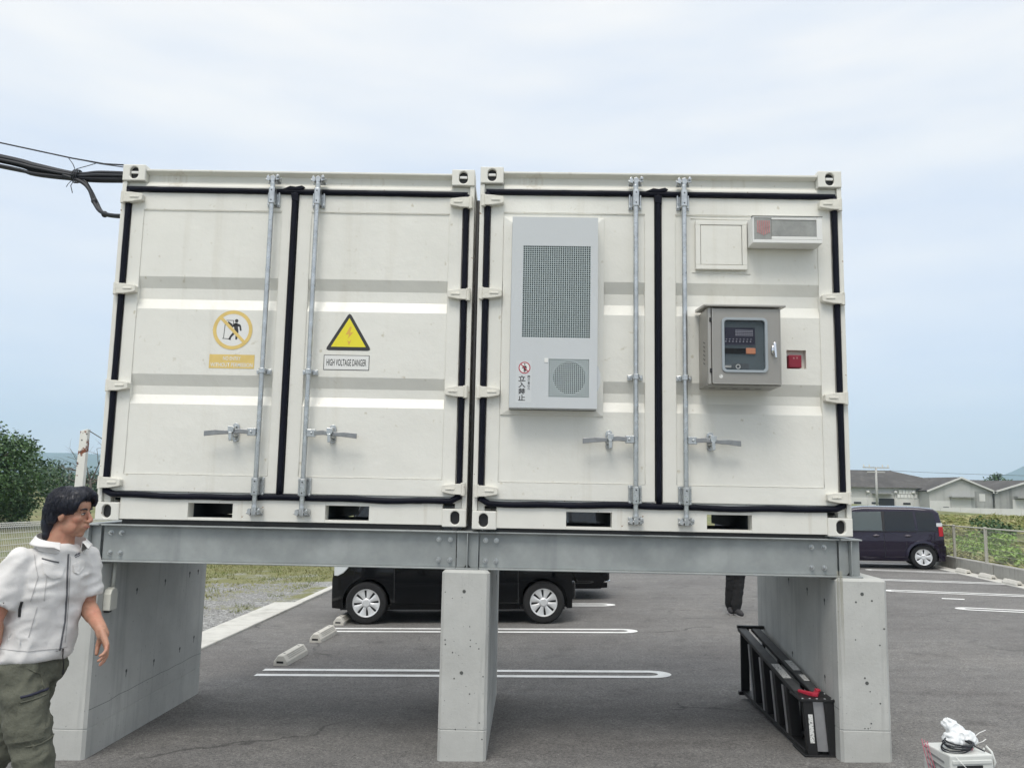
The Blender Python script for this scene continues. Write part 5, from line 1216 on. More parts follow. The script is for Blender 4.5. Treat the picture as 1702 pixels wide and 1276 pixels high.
# ------------------------------------------------------------------ people
def chain(o, pts, rad, n=14):
    for (a, ra), (c, rc) in zip(zip(pts, rad), zip(pts[1:], rad[1:])): o.cap(a, ra, c, rc, n)
def person(name, loc, label, J, mats, hair_style=True, detail=True, face_az=0.0, hs=.86):
    """J: joints in metres relative to loc (z up from the ground)"""
    r = empty(name, loc); tag(r, label, 'person')
    skin, hair, top_m, leg_m, shoe_m = mats
    hd_, fz_ = J['head'], J['face']
    F = Vector(fz_).normalized(); Lf = V(0, 0, 1).cross(F).normalized(); U = F.cross(Lf).normalized()
    H = Matrix((F, Lf, U)).transposed()                # columns: forward, left, up
    hc = Vector(hd_)
    def h(f, l, u): return hc + H @ Vector((f, l, u)) * hs
    o = MB()
    def he(c, rr, rot=None): o.ell(h(*c), Vector(rr) * hs, H if rot is None else H @ rot, 20, 14)
    he((-.012, 0, .032), (.095, .076, .092)); he((.022, 0, -.030), (.068, .062, .082)); he((.030, 0, -.070), (.055, .050, .045)); he((.066, 0, -.098), (.020, .024, .018))
    he((.045, 0, .045), (.048, .062, .050))
    he((.074, 0, .030), (.016, .050, .012))            # brow
    for s_ in (-1, 1):
        he((.052, s_ * .036, -.020), (.032, .028, .030)); he((.022, s_ * .046, -.062), (.044, .018, .036))
        he((-.006, s_ * .077, -.008), (.018, .009, .032)); he((.002, s_ * .080, -.010), (.012, .010, .022)); he((.103, s_ * .013, -.030), (.013, .010, .009))
        he((.076, s_ * .031, .010), (.010, .017, .009))
    o.cap(h(.084, 0, .020), .0085 * hs, h(.110, 0, -.022), .0120 * hs)
    he((.093, 0, -.051), (.013, .023, .0085)); he((.091, 0, -.067), (.012, .020, .0085)); he((.075, 0, -.060), (.020, .034, .022)); he((.078, 0, -.082), (.012, .018, .010))
    o.cap(h(-.020, 0, -.060), .056 * hs, Vector(J['neck']), .060)
    # arms with hands
    for k in ('R', 'L'):
        chain(o, [J['sh' + k], J['el' + k], J['wr' + k]], [.050, .038, .026])
        o.cap(Vector(J['el' + k]).lerp(Vector(J['wr' + k]), .15), .040, Vector(J['el' + k]).lerp(Vector(J['wr' + k]), .45), .036)
        wr = Vector(J['wr' + k]); d = Vector(J['hd' + k]).normalized(); pn = Vector(J['pn' + k]); pn = (pn - d * pn.dot(d)).normalized(); ac_ = d.cross(pn)   # pn: palm normal
        th = J['th' + k]                               # thumb side (+1/-1 along ac_)
        o.cap(wr, .026, wr + d * .03, .027)
        for q in (-.026, -.009, .009, .026):           # palm
            o.cap(wr + d * .02 + ac_ * q * .75, .0155, wr + d * .085 + ac_ * q, .0125)
        for q, ln, sp in ((.0285, .068, .10), (.0095, .078, .03), (-.0095, .071, -.03), (-.0285, .055, -.10)):
            b_ = wr + d * .088 + ac_ * q * th; c1 = J.get('curl', .55) + .10 * abs(q) * 30 * .3
            dq = (d + ac_ * th * sp).normalized(); c1 += .12 * (sp < 0)
            d1 = (dq * cos(c1 * .6) + pn * sin(c1 * .6)); d2 = (dq * cos(c1 * 1.5) + pn * sin(c1 * 1.5)); d3 = (dq * cos(c1 * 2.2) + pn * sin(c1 * 2.2))
            p1 = b_ + d1 * ln * .46; p2 = p1 + d2 * ln * .33; p3 = p2 + d3 * ln * .25
            chain(o, [b_, p1, p2, p3], [.0093, .0086, .0080, .0070], 10)
        tb = wr + d * .028 + ac_ * th * .026 + pn * .008; t1 = tb + (d * .60 + ac_ * th * .50 + pn * .45).normalized() * .042; t2 = t1 + (d * .85 + ac_ * th * .12 + pn * .4).normalized() * .034
        chain(o, [tb, t1, t2], [.0145, .0115, .0085], 10)
    o.cap(J['neck'], .062, J['chest'], .09)
    blob(o, 'body', skin, r, .0036 if detail else .006, 7)
    # eyes, brows, lips
    for s_ in (-1, 1):
        o = MB(); o.ell(h(.0785, s_ * .031, .0065), Vector((.0085, .0145, .0062)) * hs, H, 14, 9); ey = o.build('eye', EYEW, r, True)
        o = MB(); o.ell(h(.0850, s_ * .0315, .0065), Vector((.0030, .0060, .0056)) * hs, H, 12, 8); o.build('iris', INK, ey, True)
        o = MB(); o.tube([h(.0765, s_ * .047, .0070), h(.0865, s_ * .040, .0125), h(.0895, s_ * .030, .0135), h(.086, s_ * .018, .0085)], [.0016 * hs, .0022 * hs, .0022 * hs, .0014 * hs], 6); o.build('eyelid', HAIR, r, True)
        o = MB(); o.tube([h(.073, s_ * .056, .027), h(.088, s_ * .042, .0335), h(.0915, s_ * .028, .0325), h(.091, s_ * .015, .0285)], [.002 * hs, .0042 * hs, .0045 * hs, .003 * hs], 6); o.build('eyebrow', HAIR, r, True)
    o = MB(); o.tube([h(.086, -.024, -.0590), h(.1030, -.011, -.0580), h(.1060, 0, -.0590), h(.1030, .011, -.0580), h(.086, .024, -.0590)], [.0014, .0036, .0040, .0036, .0014], 6); o.build('lips', LIP, r, True)
    # hair
    o = MB()
    def ha(c, rr): o.ell(h(*c), Vector(rr) * hs, H, 18, 12)
    if hair_style:
        ha((-.022, 0, .050), (.106, .091, .090)); ha((-.070, 0, .000), (.062, .083, .080)); ha((-.085, 0, -.055), (.046, .068, .075)); ha((-.082, 0, -.115), (.032, .058, .045)); ha((.030, 0, .098), (.066, .074, .040))
        for s_ in (-1, 1):
            ha((-.020, s_ * .074, .040), (.056, .022, .060)); ha((.030, s_ * .070, .050), (.040, .020, .046)); ha((-.055, s_ * .070, -.005), (.036, .020, .055))
        for k in range(7):                             # fringe parted: near side swept back over the temple, far side falling forward
            u = k / 6
            chain(o, [h(.050 - .02 * u, -.004 - .012 * u, .130 - .004 * u), h(.078 - .020 * u, -.040 - .020 * u, .100 - .012 * u), h(.062 - .040 * u, -.072 - .006 * u, .062 - .020 * u), h(.036 - .040 * u, -.078 - .002 * u, .022 - .014 * u)], [.018 * hs, .014 * hs, .011 * hs, .006 * hs], 8)
            chain(o, [h(.054 - .01 * u, .004 + .012 * u, .130 - .004 * u), h(.098 - .012 * u, .020 + .030 * u, .108 - .010 * u), h(.108 - .022 * u, .030 + .036 * u, .076 - .008 * u), h(.102 - .030 * u, .036 + .034 * u, .046)], [.018 * hs, .014 * hs, .010 * hs, .005 * hs], 8)
        def hd2(c, n): return c + n * (.0028 * mnoise.noise(Vector((c.x * 60, c.y * 60, c.z * 16))) + .0014 * mnoise.noise(Vector((c.x * 160, c.y * 160, c.z * 30))))
    else:
        ha((-.022, 0, .050), (.104, .086, .086)); ha((-.065, 0, .0), (.055, .076, .07)); hd2 = None
    hb = blob(o, 'hair', hair, r, .0055, 2, hd2)
    if detail:                                         # loose strands over the hair
        rnd = random.Random(4); bv = BVHTree.FromPolygons([v.co for v in hb.data.vertices], [p.vertices[:] for p in hb.data.polygons]); o = MB()
        for k in range(700):
            az = rnd.uniform(-pi, pi); el = rnd.uniform(-.1, 1.35); dr_ = H @ Vector((cos(el) * cos(az), cos(el) * sin(az), sin(el))); pts = []; t0 = el
            for j in range(5):
                e2 = t0 - j * .20; a2 = az + .05 * j * rnd.uniform(-1, 1); q = H @ Vector((cos(e2) * cos(a2), cos(e2) * sin(a2), sin(e2)))
                org = h(-.025, 0, .03); hit = bv.ray_cast(org + q * .3, -q)
                if hit[0] is None: break
                pts.append(hit[0] + q * .0012)
            if len(pts) > 2 and all((pts[i + 1] - pts[i]).length < .045 for i in range(len(pts) - 1)): o.tube(pts, [.0006] * (len(pts) - 1) + [.0002], 4)
        st_ = o.build('hair_strands', hair, r, True); st_['kind'] = 'stuff'
    # jacket
    fw = Vector(J['front']).normalized(); lf = V(0, 0, 1).cross(fw).normalized()
    o = MB(); rs = []
    for c, a, b_ in J['torso']:
        c = Vector(c); ring = []
        for i in range(32):
            t = 2 * pi * i / 32; ct, st2 = cos(t), sin(t); sg = lambda v: (1 if v > 0 else -1) * abs(v) ** .85
            ring.append(c + lf * a * sg(ct) + fw * b_ * sg(st2))
        rs.append(ring)
    o.rings(rs)
    for k in ('R', 'L'):
        s0 = Vector(J['sh' + k]); s1 = s0.lerp(Vector(J['el' + k]), .80); ax_ = (s1 - s0).normalized()
        o.cap(s0 - ax_ * .005, .058, s0 + ax_ * .06, .063); o.tube([s0, s0 + ax_ * .08, s1 - ax_ * .02, s1], [.060, .065, .070, .069], 18); o.cap(Vector(J['neck']) - V(0, 0, .035), .050, s0 - V(0, 0, .004), .056)
    jw = J.get('wr', .007)
    def jd(c, n): return c + n * (jw * mnoise.noise(c * 7 + V(3, 1, 2)) + jw * .9 * (.5 - 2 * abs(mnoise.noise(Vector((c.x * 7 + c.z * 9, c.y * 7, c.z * 15 - c.x * 8)))) ) + .0010 * mnoise.noise(c * 42))
    jk = blob(o, 'jacket', top_m, r, .0085, 3, jd)
    # trousers
    o = MB()
    for k in ('R', 'L'):
        chain(o, [J['hip' + k], J['kn' + k], J['an' + k]], [.100, .074, .062], 18)
        a = Vector(J['hip' + k]).lerp(Vector(J['kn' + k]), .25); o.cap(a, .100, Vector(J['hip' + k]).lerp(Vector(J['kn' + k]), .75), .084); kn = Vector(J['kn' + k]); o.cap(kn.lerp(Vector(J['an' + k]), .15), .074, kn.lerp(Vector(J['an' + k]), .9), .072)
    c = (Vector(J['hipR']) + Vector(J['hipL'])) / 2
    rs = []
    for dz2, a, b_ in ((-.06, .13, .105), (0, .150, .114), (.06, .138, .104), (.11, .118, .090)):
        rs.append([c + V(0, 0, dz2) + lf * a * cos(2 * pi * i / 28) + fw * b_ * sin(2 * pi * i / 28) for i in range(28)])
    o.rings(rs)
    def td(c, n): return c + n * J.get('tw', 1) * (.010 * mnoise.noise(Vector((c.x * 8, c.y * 8, c.z * 15))) + .011 * (.5 - 2 * abs(mnoise.noise(Vector((c.x * 9 + c.z * 10, c.y * 9, c.z * 17 - c.x * 7))))) + .003 * mnoise.noise(c * 45))
    tr = blob(o, 'trousers', leg_m, r, .010, 2, td)
    # shoes
    for k in ('R', 'L'):
        an = Vector(J['an' + k]); to = Vector(J['toe' + k]); d = (to - an); hz = Vector((d.x, d.y, 0)).normalized()
        heel = an - hz * .035 + V(0, 0, -.045); o = MB(); o.cap(heel + V(0, 0, .005), .040, to.lerp(heel, .25) + V(0, 0, .008), .042); o.cap(to.lerp(heel, .3), .043, to, .034); o.cap(an, .048, an + V(0, 0, -.05), .045)
        sh = blob(o, 'shoe', shoe_m, r, .008, 3)
        o = MB(); u = (to - heel).normalized(); sd2 = V(0, 0, 1).cross(u).normalized(); dn = sd2.cross(u).normalized()
        if dn.z > 0: dn = -dn
        ol = []
        for i in range(24):
            t = 2 * pi * i / 24; w_ = .040 + .008 * cos(t - 0.0); ol.append(heel.lerp(to, .5) + u * ((to - heel).length / 2 + .034) * cos(t) + sd2 * w_ * sin(t) + dn * .028)
        o.rings([ol, [p + dn * .014 for p in ol]]); o.build('sole', SOLE, sh, bevel=.003)
    return r, jk, tr, h, lf, fw
gz = g(-1.7, -1.7)
P0 = Vector((-1.72, -1.68, gz))
def rel(x, y, z): return (x - P0.x, y - P0.y, z - P0.z)
J = dict(head=rel(-1.668, -1.68, 1.545), face=(.99, .06, -.09), neck=rel(-1.708, -1.675, 1.400), chest=rel(-1.725, -1.67, 1.27), front=(.86, -.51, 0),
         shR=rel(-1.806, -1.800, 1.338), elR=rel(-1.860, -1.850, 1.110), wrR=rel(-1.890, -1.790, .880), hdR=(.10, .15, -1), pnR=(.8, .5, 0.1), thR=-1,
         shL=rel(-1.654, -1.540, 1.330), elL=rel(-1.632, -1.545, 1.125), wrL=rel(-1.505, -1.650, 1.045), hdL=(.46, -.20, -.78), pnL=(-.70, -.45, -.25), thL=1, curl=.50,
         torso=[(rel(-1.787, -1.665, .918), .156, .126), (rel(-1.786, -1.665, .935), .164, .134), (rel(-1.780, -1.665, 1.00), .164, .134), (rel(-1.765, -1.667, 1.10), .157, .126), (rel(-1.748, -1.668, 1.20), .156, .126), (rel(-1.732, -1.668, 1.28), .158, .124), (rel(-1.722, -1.668, 1.335), .138, .106), (rel(-1.712, -1.670, 1.378), .100, .090), (rel(-1.708, -1.672, 1.410), .070, .074)],
         hipR=rel(-1.798, -1.735, .885), knR=rel(-1.668, -1.790, .515), anR=rel(-1.648, -1.770, .085), toeR=rel(-1.52, -1.80, .035),
         hipL=rel(-1.775, -1.610, .885), knL=rel(-1.945, -1.560, .515), anL=rel(-2.26, -1.540, .200), toeL=rel(-2.20, -1.55, .045), wr=.0115)
man, jk, tr, hh, lf, fw = person('person', P0, 'man in off white short sleeved work jacket and olive trousers walking right', J, (SKIN, HAIR, JACKET, OLIVE, SHOE))
# details draped on the cloth: rays are cast on to the finished garment from its front
def tree_of(ob): return BVHTree.FromPolygons([v.co for v in ob.data.vertices], [p.vertices[:] for p in ob.data.polygons])
bj, bt = tree_of(jk), tree_of(tr)
VD = V(-.49, .87, 0).normalized()                       # from the walkway side on to the chest
def on(bv, x, z, off=.002):
    org = Vector(rel(x, -1.7, z)) - VD * .7
    hit = bv.ray_cast(org, VD)
    return None if hit[0] is None else hit[0] + hit[1] * off
def sew(nm, pts, rad, m, bv=bj, off=.0015, n=10, parent=man):
    out = []
    for (a, c) in zip(pts, pts[1:]):
        for i in range(n):
            q = on(bv, a[0] + (c[0] - a[0]) * i / n, a[1] + (c[1] - a[1]) * i / n, off)
            if q is not None: out.append(q)
    q = on(bv, *pts[-1], off)
    if q is not None: out.append(q)
    if len(out) > 1: o = MB(); o.tube(out, rad, 6); return o.build(nm, m, parent, True)
def flap(nm, quad, m, bv=bj, off=.006, n=8, th=.006, parent=man):
    o = MB(); A = []; ok = True
    for j in range(n + 1):
        for i in range(n + 1):
            u, v = i / n, j / n; a = Vector(quad[0]).lerp(Vector(quad[1]), u); c = Vector(quad[3]).lerp(Vector(quad[2]), u); p = a.lerp(c, v)
            if len(quad) > 4: p.y -= quad[4] * (1 - abs(2 * u - 1)) * (1 - v)
            q = on(bv, p.x, p.y, off); A.append(q)
    if any(q is None for q in A): return None
    n1 = n + 1; k = len(A); B_ = [q + VD * th for q in A]
    fs = [(j * n1 + i, j * n1 + i + 1, (j + 1) * n1 + i + 1, (j + 1) * n1 + i) for j in range(n) for i in range(n)]
    e_ = [i for i in range(n)] + [j * n1 + n for j in range(n)] + [n * n1 + i for i in range(n, 0, -1)] + [j * n1 for j in range(n, 0, -1)]
    o.add(A + B_, fs + [(e_[i], e_[(i + 1) % len(e_)], k + e_[(i + 1) % len(e_)], k + e_[i]) for i in range(len(e_))])
    return o.build(nm, m, parent, radians(50))
ZIP = mat('grey zip', (.10, .10, .11), .6)
sew('zip', [(-1.650, 1.372), (-1.648, 1.30), (-1.642, 1.20), (-1.640, 1.08), (-1.652, .96)], .0040, ZIP)
sew('zip_flap_edge', [(-1.640, 1.36), (-1.632, 1.20), (-1.630, 1.05), (-1.632, .99)], .0013, SEAM)
flap('chest_pocket_flap', [(-1.748, 1.296), (-1.672, 1.276), (-1.664, 1.318), (-1.758, 1.338), .016], JACKET)
flap('chest_pocket_flap', [(-1.622, 1.290), (-1.578, 1.305), (-1.572, 1.342), (-1.628, 1.322), .018], JACKET)
sew('pocket_zip', [(-1.762, 1.356), (-1.690, 1.338)], .0032, ZIP)
sew('pocket_label', [(-1.752, 1.328), (-1.732, 1.324)], .0035, SEAM)
sew('seam', [(-1.735, 1.285), (-1.738, 1.18)], .0013, SEAM); sew('seam', [(-1.765, 1.155), (-1.790, 1.03)], .0013, SEAM); sew('seam', [(-1.92, .985), (-1.78, .972), (-1.62, .968)], .0013, SEAM)
sew('seam', [(-1.800, 1.375), (-1.772, 1.28), (-1.795, 1.18)], .0013, SEAM)
lg = []
for (x, z, x2, z2) in ((-1.622, 1.360, -1.616, 1.368), (-1.616, 1.362, -1.612, 1.372), (-1.610, 1.364, -1.604, 1.374), (-1.604, 1.366, -1.598, 1.376), (-1.618, 1.354, -1.598, 1.362)): sew('logo_stitch', [(x, z), (x2, z2)], .0013, NAVY, n=3)
q = on(bj, -1.665, .962, .003)
if q is not None: o = MB(); o.ell(q, (.005, .005, .005), n=10, m=6); o.build('snap_button', ZINCD, man, True)
q = on(bj, -1.640, .965, .004)
if q is not None: o = MB(); o.tube([q, q + V(.006, -.01, -.03), q + V(.012, -.008, -.06), q + V(.008, 0, -.095)], [.004, .003, .003, .003], 6); o.cap(q + V(.008, 0, -.09), .005, q + V(.008, 0, -.105), .005, 8); o.build('drawcord', BLACK, man, True)
# side vent of the jacket
sew('side_vent', [(-1.832, 1.180), (-1.838, 1.15), (-1.836, 1.115)], .0060, BLACK)
# collar: an open turned collar round the neck
o = MB(); nk = Vector(rel(-1.706, -1.676, 1.392)); inner = []; outer = []; nC = 30
for i in range(nC + 1):
    t = radians(28) + radians(304) * i / nC            # from left of the zip round the back to the right
    dr_ = fw * cos(t) + lf * sin(t); bk_ = (1 - cos(t)) / 2
    base = nk + dr_ * (.084 + .012 * (1 - bk_)) + V(0, 0, -.018 * (1 - bk_) + .012 * bk_); tip = nk + dr_ * (.088 + .020 * (1 - bk_)) + V(0, 0, .030 + .040 * bk_)
    rim_ = nk + dr_ * (.108 + .028 * (1 - bk_)) + V(0, 0, .012 + .020 * bk_)
    if i in (0, nC): tip -= dr_ * .004; rim_ += V(0, 0, -.012)
    inner.append([base, tip, rim_, rim_ + V(0, 0, -.006) - dr_ * .004, tip + V(0, 0, -.010) + dr_ * .004, base + dr_ * .010])
o.rings(inner); o.build('collar', JACKET, man, radians(60), bevel=.002)
o = MB(); o.tube([p[2] + V(0, 0, -.003) for p in inner], .0022, 6); o.build('collar_seam', SEAM, man, True)
o = MB(); o.ell(nk + fw * .022 + V(0, 0, -.024), (.050, .050, .026)); o.build('undershirt', FILM, man, True)
flap('thigh_pocket', [(-1.805, .62), (-1.690, .63), (-1.685, .76), (-1.805, .75)], OLIVE, bt, .004, 10, .004)
# trousers: pocket zip, seams
sew('pocket_zip', [(-1.800, .795), (-1.755, .800), (-1.690, .806)], .0055, NAVY, bt)
sew('seam', [(-1.80, .775), (-1.75, .780), (-1.69, .788)], .0030, OLIVE, bt); sew('seam', [(-1.66, .79), (-1.640, .68), (-1.628, .62)], .003, OLIVE, bt); sew('seam', [(-1.78, .90), (-1.73, .87), (-1.70, .80)], .0030, OLIVE, bt); sew('seam', [(-1.76, .60), (-1.70, .605), (-1.635, .625)], .0032, OLIVE, bt)

P1 = Vector((3.335, 6.45, g(3.33, 6.45)))
J2 = dict(head=(.03, .02, 1.60), face=(.5, .86, 0), neck=(.01, .0, 1.45), chest=(.0, .0, 1.30), front=(.4, .9, 0),
          shR=(.19, -.09, 1.40), elR=(.23, -.10, 1.13), wrR=(.24, -.04, .90), hdR=(0, .1, -1), pnR=(-1, 0, 0), thR=1, shL=(-.18, .09, 1.40), elL=(-.22, .08, 1.13), wrL=(-.21, .16, .91), hdL=(0, .1, -1), pnL=(1, 0, 0), thL=-1, curl=.4,
          torso=[((0, 0, .92), .16, .12), ((0, 0, 1.05), .16, .12), ((0, 0, 1.25), .18, .125), ((0, 0, 1.40), .16, .10), ((0, 0, 1.46), .08, .07)],
          hipR=(.07, -.03, .90), knR=(.055, .01, .50), anR=(.005, .02, .10), toeR=(.04, -.13, .038), hipL=(-.07, .03, .90), knL=(-.055, .05, .50), anL=(-.055, .14, .12), toeL=(-.06, .03, .045), wr=.006, tw=.45)
person('person', P1, 'person in black trousers and dark shoes, only the lower legs showing beneath the right container', J2, (SKIN, HAIR, mat('dark shirt cloth', (.05, .055, .07), .9), TROUB, SHOE), False, False)

# ------------------------------------------------------------------ fences
def mesh_fence(name, pts, label, h0, h1, m, pitch, hp, posts, rr=.0045, fold=True, post_r=.024, cat='fence'):
    r = empty(name, (*pts[0], g(*pts[0]))); tag(r, label, cat); org = Vector(r.location)
    o = MB()
    for (a, c) in zip(pts, pts[1:]):
        a = Vector(a); c = Vector(c); L_ = (c - a).length; n = int(L_ / pitch)
        def P(t, z): q = a.lerp(c, t); return V(q.x, q.y, g(q.x, q.y) + z) - org
        dn = (c - a).normalized(); nn_ = V(-dn.y, dn.x, 0)
        for i in range(n + 1):
            o.tube([P(i / n, h0), P(i / n, h1)], rr, 4, cap=False)
            if fold: o.tube([P(i / n, h1), P(i / n, h1 + .035) + nn_ * .03, P(i / n, h1 + .07)], rr, 4, cap=False)
        z = h0
        while z <= h1 + .001:
            o.tube([P(0, z), P(1, z)], rr * 1.3, 4, cap=False); z += hp
        if fold: o.tube([P(0, h1 + .07), P(1, h1 + .07)], rr * 1.6, 5, cap=False); o.tube([P(0, h1 + .035) + nn_ * .03, P(1, h1 + .035) + nn_ * .03], rr * 1.6, 5, cap=False)
    p = o.build('mesh_panel', m, r, fixn=False); p['kind'] = 'stuff'
    for (x, y) in posts:
        o = MB(); b_ = V(x, y, g(x, y) + h0 - .35) - org; t_ = V(x, y, g(x, y) + h1 + .06) - org; o.tube([b_, t_], post_r, 10); o.ell(t_, (post_r * 1.1, post_r * 1.1, .012), n=10, m=6); o.build('post', m, r, .7)
    return r
FP = [(-8.05, -6.0), (-8.35, 8.0), (-8.75, 20.0)]
mesh_fence('mesh_fence', FP, 'cream welded mesh fence with folded top along the gravel at the left', .10, 1.20, MESHW, .05, .10, [(-8.09 - .021 * (y + 6), y) for y in (-4, -2, 0, 2, 4, 6, 8, 10, 12, 14, 16, 18)])
# low wall, blocks, fence at the right
lw = empty('low_wall', (kx(6) + .02, 6, g(kx(6), 6))); tag(lw, 'low stained concrete wall along the right edge of the car park, under the beige fence', 'concrete wall')
y = -4.0
while y < 24:
    o = MB(); y2 = y + 1.99; c = [(kx(y) + .03, y + .006), (kx(y) + .20, y + .006), (kx(y2) + .20, y2), (kx(y2) + .03, y2)]
    o.hexa([(a - lw.location.x, b_ - 6, g(a, b_) - .2 - lw.location.z) for a, b_ in c], [(a - lw.location.x, b_ - 6, g(a, b_) + .27 - lw.location.z) for a, b_ in c]); o.build('wall_block', KERB2, lw, bevel=.012); y += 2.0
gu = empty('gutter', (0, 0, 0)); tag(gu, kind='structure')
y = -3.0
while y < 20:
    o = MB(); y2 = y + .59; c = [(kx(y) - .34, y), (kx(y) - .0, y), (kx(y2) - .0, y2), (kx(y2) - .34, y2)]; o.hexa([(a, b_, g(a, b_) - .08) for a, b_ in c], [(a, b_, g(a, b_) + .012) for a, b_ in c]); o.build('gutter_slab', KERB, gu, bevel=.006); y += .6
mesh_fence('mesh_fence', [(kx(-4) + .11, -4), (kx(24) + .11, 24)], 'beige mesh fence with round posts on the low wall at the right', .32, .95, MESHB, .05, .12, [(kx(y) + .11, y) for y in (2.5, 4.5, 6.5, 8.5, 10.5, 12.5, 14.3, 16.3, 18.3)], rr=.0022, fold=False, post_r=.032)
o = MB(); o.tube([V(kx(y) + .11, y, g(kx(y), y) + .99) for y in range(-4, 25, 2)], .016, 8)
t = o.build('fence_rail', MESHB, None, True); 
for q in [x for x in COL.objects if x.name.startswith('mesh_fence') and x.location.x > 0]: t.parent = q; t.matrix_parent_inverse = Matrix.Translation(q.location).inverted()

# ------------------------------------------------------------------ rusty post, cables at the left
rp = empty('rusty_post', (-3.995, 2.5, yard(-3.995, 2.5))); tag(rp, 'rusty white steel channel post rising behind the man', 'post')
o = MB(); z1 = 2.17
def lean(z): return .055 * (z - 1.3)
o.hexa([(-.062, 0, -.2), (.042, 0, -.2), (.042, .05, -.2), (-.062, .05, -.2)], [(-.005, 0, z1 - rp.location.z - .02), (.070, 0, z1 - rp.location.z), (.070, .05, z1 - rp.location.z), (-.005, .05, z1 - rp.location.z - .02)])
o.build('channel', RUSTW, rp, bevel=.004)
o = MB()
for z, dx in ((2.12, .062), (2.06, .020), (1.95, .018), (1.83, .0)): o.cyl((dx, -.001, z - rp.location.z), (dx, .004, z - rp.location.z), .008, n=8)
o.build('bolt_hole', CONCD, rp)
o = MB(); o.tube([(.08, .02, 2.15 - rp.location.z), (.32, .0, 2.02 - rp.location.z), (1.3, -.2, 1.98 - rp.location.z)], .005, 5); o.build('stay_wire', CABLE, rp)

def sagline(p, q, sag, n=16):
    p, q = Vector(p), Vector(q); return [p.lerp(q, i / n) - V(0, 0, sag * 4 * (i / n) * (1 - i / n)) for i in range(n + 1)]
o = MB(); o.tube([(-9, .55, 5.32), (-6, .47, 4.68), (-3.62, .40, 4.172), (-3.06, .40, 4.056), (-2.80, .38, 4.006), (-2.60, .35, 3.985)], .0055, 6); o.tube([(-3.06, .40, 4.056), (-2.82, .38, 4.004), (-2.60, .32, 3.955)], .004, 5)
t = o.build('support_wire', CABLE, None, True); tag(t, 'thin steel support wire running from the upper left to the container corner', 'wire')
random.seed(9); o = MB()
for k in range(8):
    a = 2 * pi * k / 8; ro_ = .030 * (1 if k else 0); dy, dz2 = ro_ * cos(a), ro_ * sin(a); j = lambda s_: random.uniform(-s_, s_)
    sp = 1.0
    pts = [(-9, .55 + dy, 4.95 + dz2 * 2), (-5.2, .44 + dy, 4.33 + dz2 * 1.8 + j(.02)), (-3.62, .40 + dy, 4.035 + dz2 * 1.7 + j(.015)), (-3.32, .40 + dy, 3.962 + dz2 * 1.3 + j(.012)), (-3.01, .40 + dy * .6, 3.915 + dz2 * .75), (-2.84, .40 + dy, 3.915 + dz2 * 1.1), (-2.60, .38 + dy, 3.905 + dz2 * 1.0)]
    cur_ = []
    for (p, q, r_, s_) in zip([pts[0]] + pts, pts, pts[1:], pts[2:] + [pts[-1]]):
        for i in range(6):
            u = i / 6; p_, q_, r2, s2 = map(Vector, (p, q, r_, s_)); cur_.append(.5 * ((2 * q_) + (r2 - p_) * u + (2 * p_ - 5 * q_ + 4 * r2 - s2) * u * u + (3 * q_ - p_ - 3 * r2 + s2) * u ** 3))
    cur_.append(Vector(pts[-1])); o.tube(cur_, .0135, 7)
cbn = o.build('cable_bundle', CABLE, None, True); tag(cbn, 'thick bundle of black cables sagging in from the left to the container', 'cables')
def smooth_path(pts, m_=8):
    out = []
    for (p, q, r_, s_) in zip([pts[0]] + pts, pts, pts[1:], pts[2:] + [pts[-1]]):
        for i in range(m_):
            u = i / m_; p_, q_, r2, s2 = map(Vector, (p, q, r_, s_)); out.append(.5 * ((2 * q_) + (r2 - p_) * u + (2 * p_ - 5 * q_ + 4 * r2 - s2) * u * u + (3 * q_ - p_ - 3 * r2 + s2) * u ** 3))
    out.append(Vector(pts[-1])); return out
o = MB()
for d in (-.010, .012): o.tube(smooth_path([(-3.10, .39 + d, 3.915), (-2.96, .38 + d, 3.875 + d), (-2.885, .37 + d, 3.80), (-2.83, .36 + d, 3.70 + d), (-2.755, .33 + d, 3.615), (-2.62, .28 + d, 3.575), (-2.44, .25 + d, 3.57)]), .0135, 8)
for p in ((-2.838, .36, 3.712), (-2.735, .325, 3.602)): o.ell(p, (.024, .024, .024), n=10, m=7)
t = o.build('branch_cable', CABLE, None, True); tag(t, 'pair of black cables curving down from the bundle into the container side', 'cable')
o = MB()
for rr_, x in ((.047, -3.022), (.047, -3.006), (.045, -2.992)):
    pts = [(x + .006 * sin(2 * pi * i / 18), .40 + rr_ * cos(2 * pi * i / 18), 3.915 + rr_ * sin(2 * pi * i / 18)) for i in range(18)]; o.tube(pts, .005, 5, closed=True)
o.tube([(-3.01, .37, 3.96), (-3.03, .37, 4.0), (-3.08, .39, 4.055)], .003, 5); o.tube([(-3.0, .37, 3.96), (-2.92, .38, 3.99), (-2.87, .39, 4.012)], .003, 5); o.tube([(-3.0, .36, 3.88), (-3.012, .34, 3.82), (-2.995, .34, 3.765)], .003, 5); o.tube([(-3.02, .36, 3.87), (-3.035, .34, 3.83), (-3.045, .34, 3.81)], .0025, 5)
t = o.build('cable_tie', CABLE, None, True); tag(t, 'wire tie holding the cable bundle, loose ends hanging', 'cable tie')

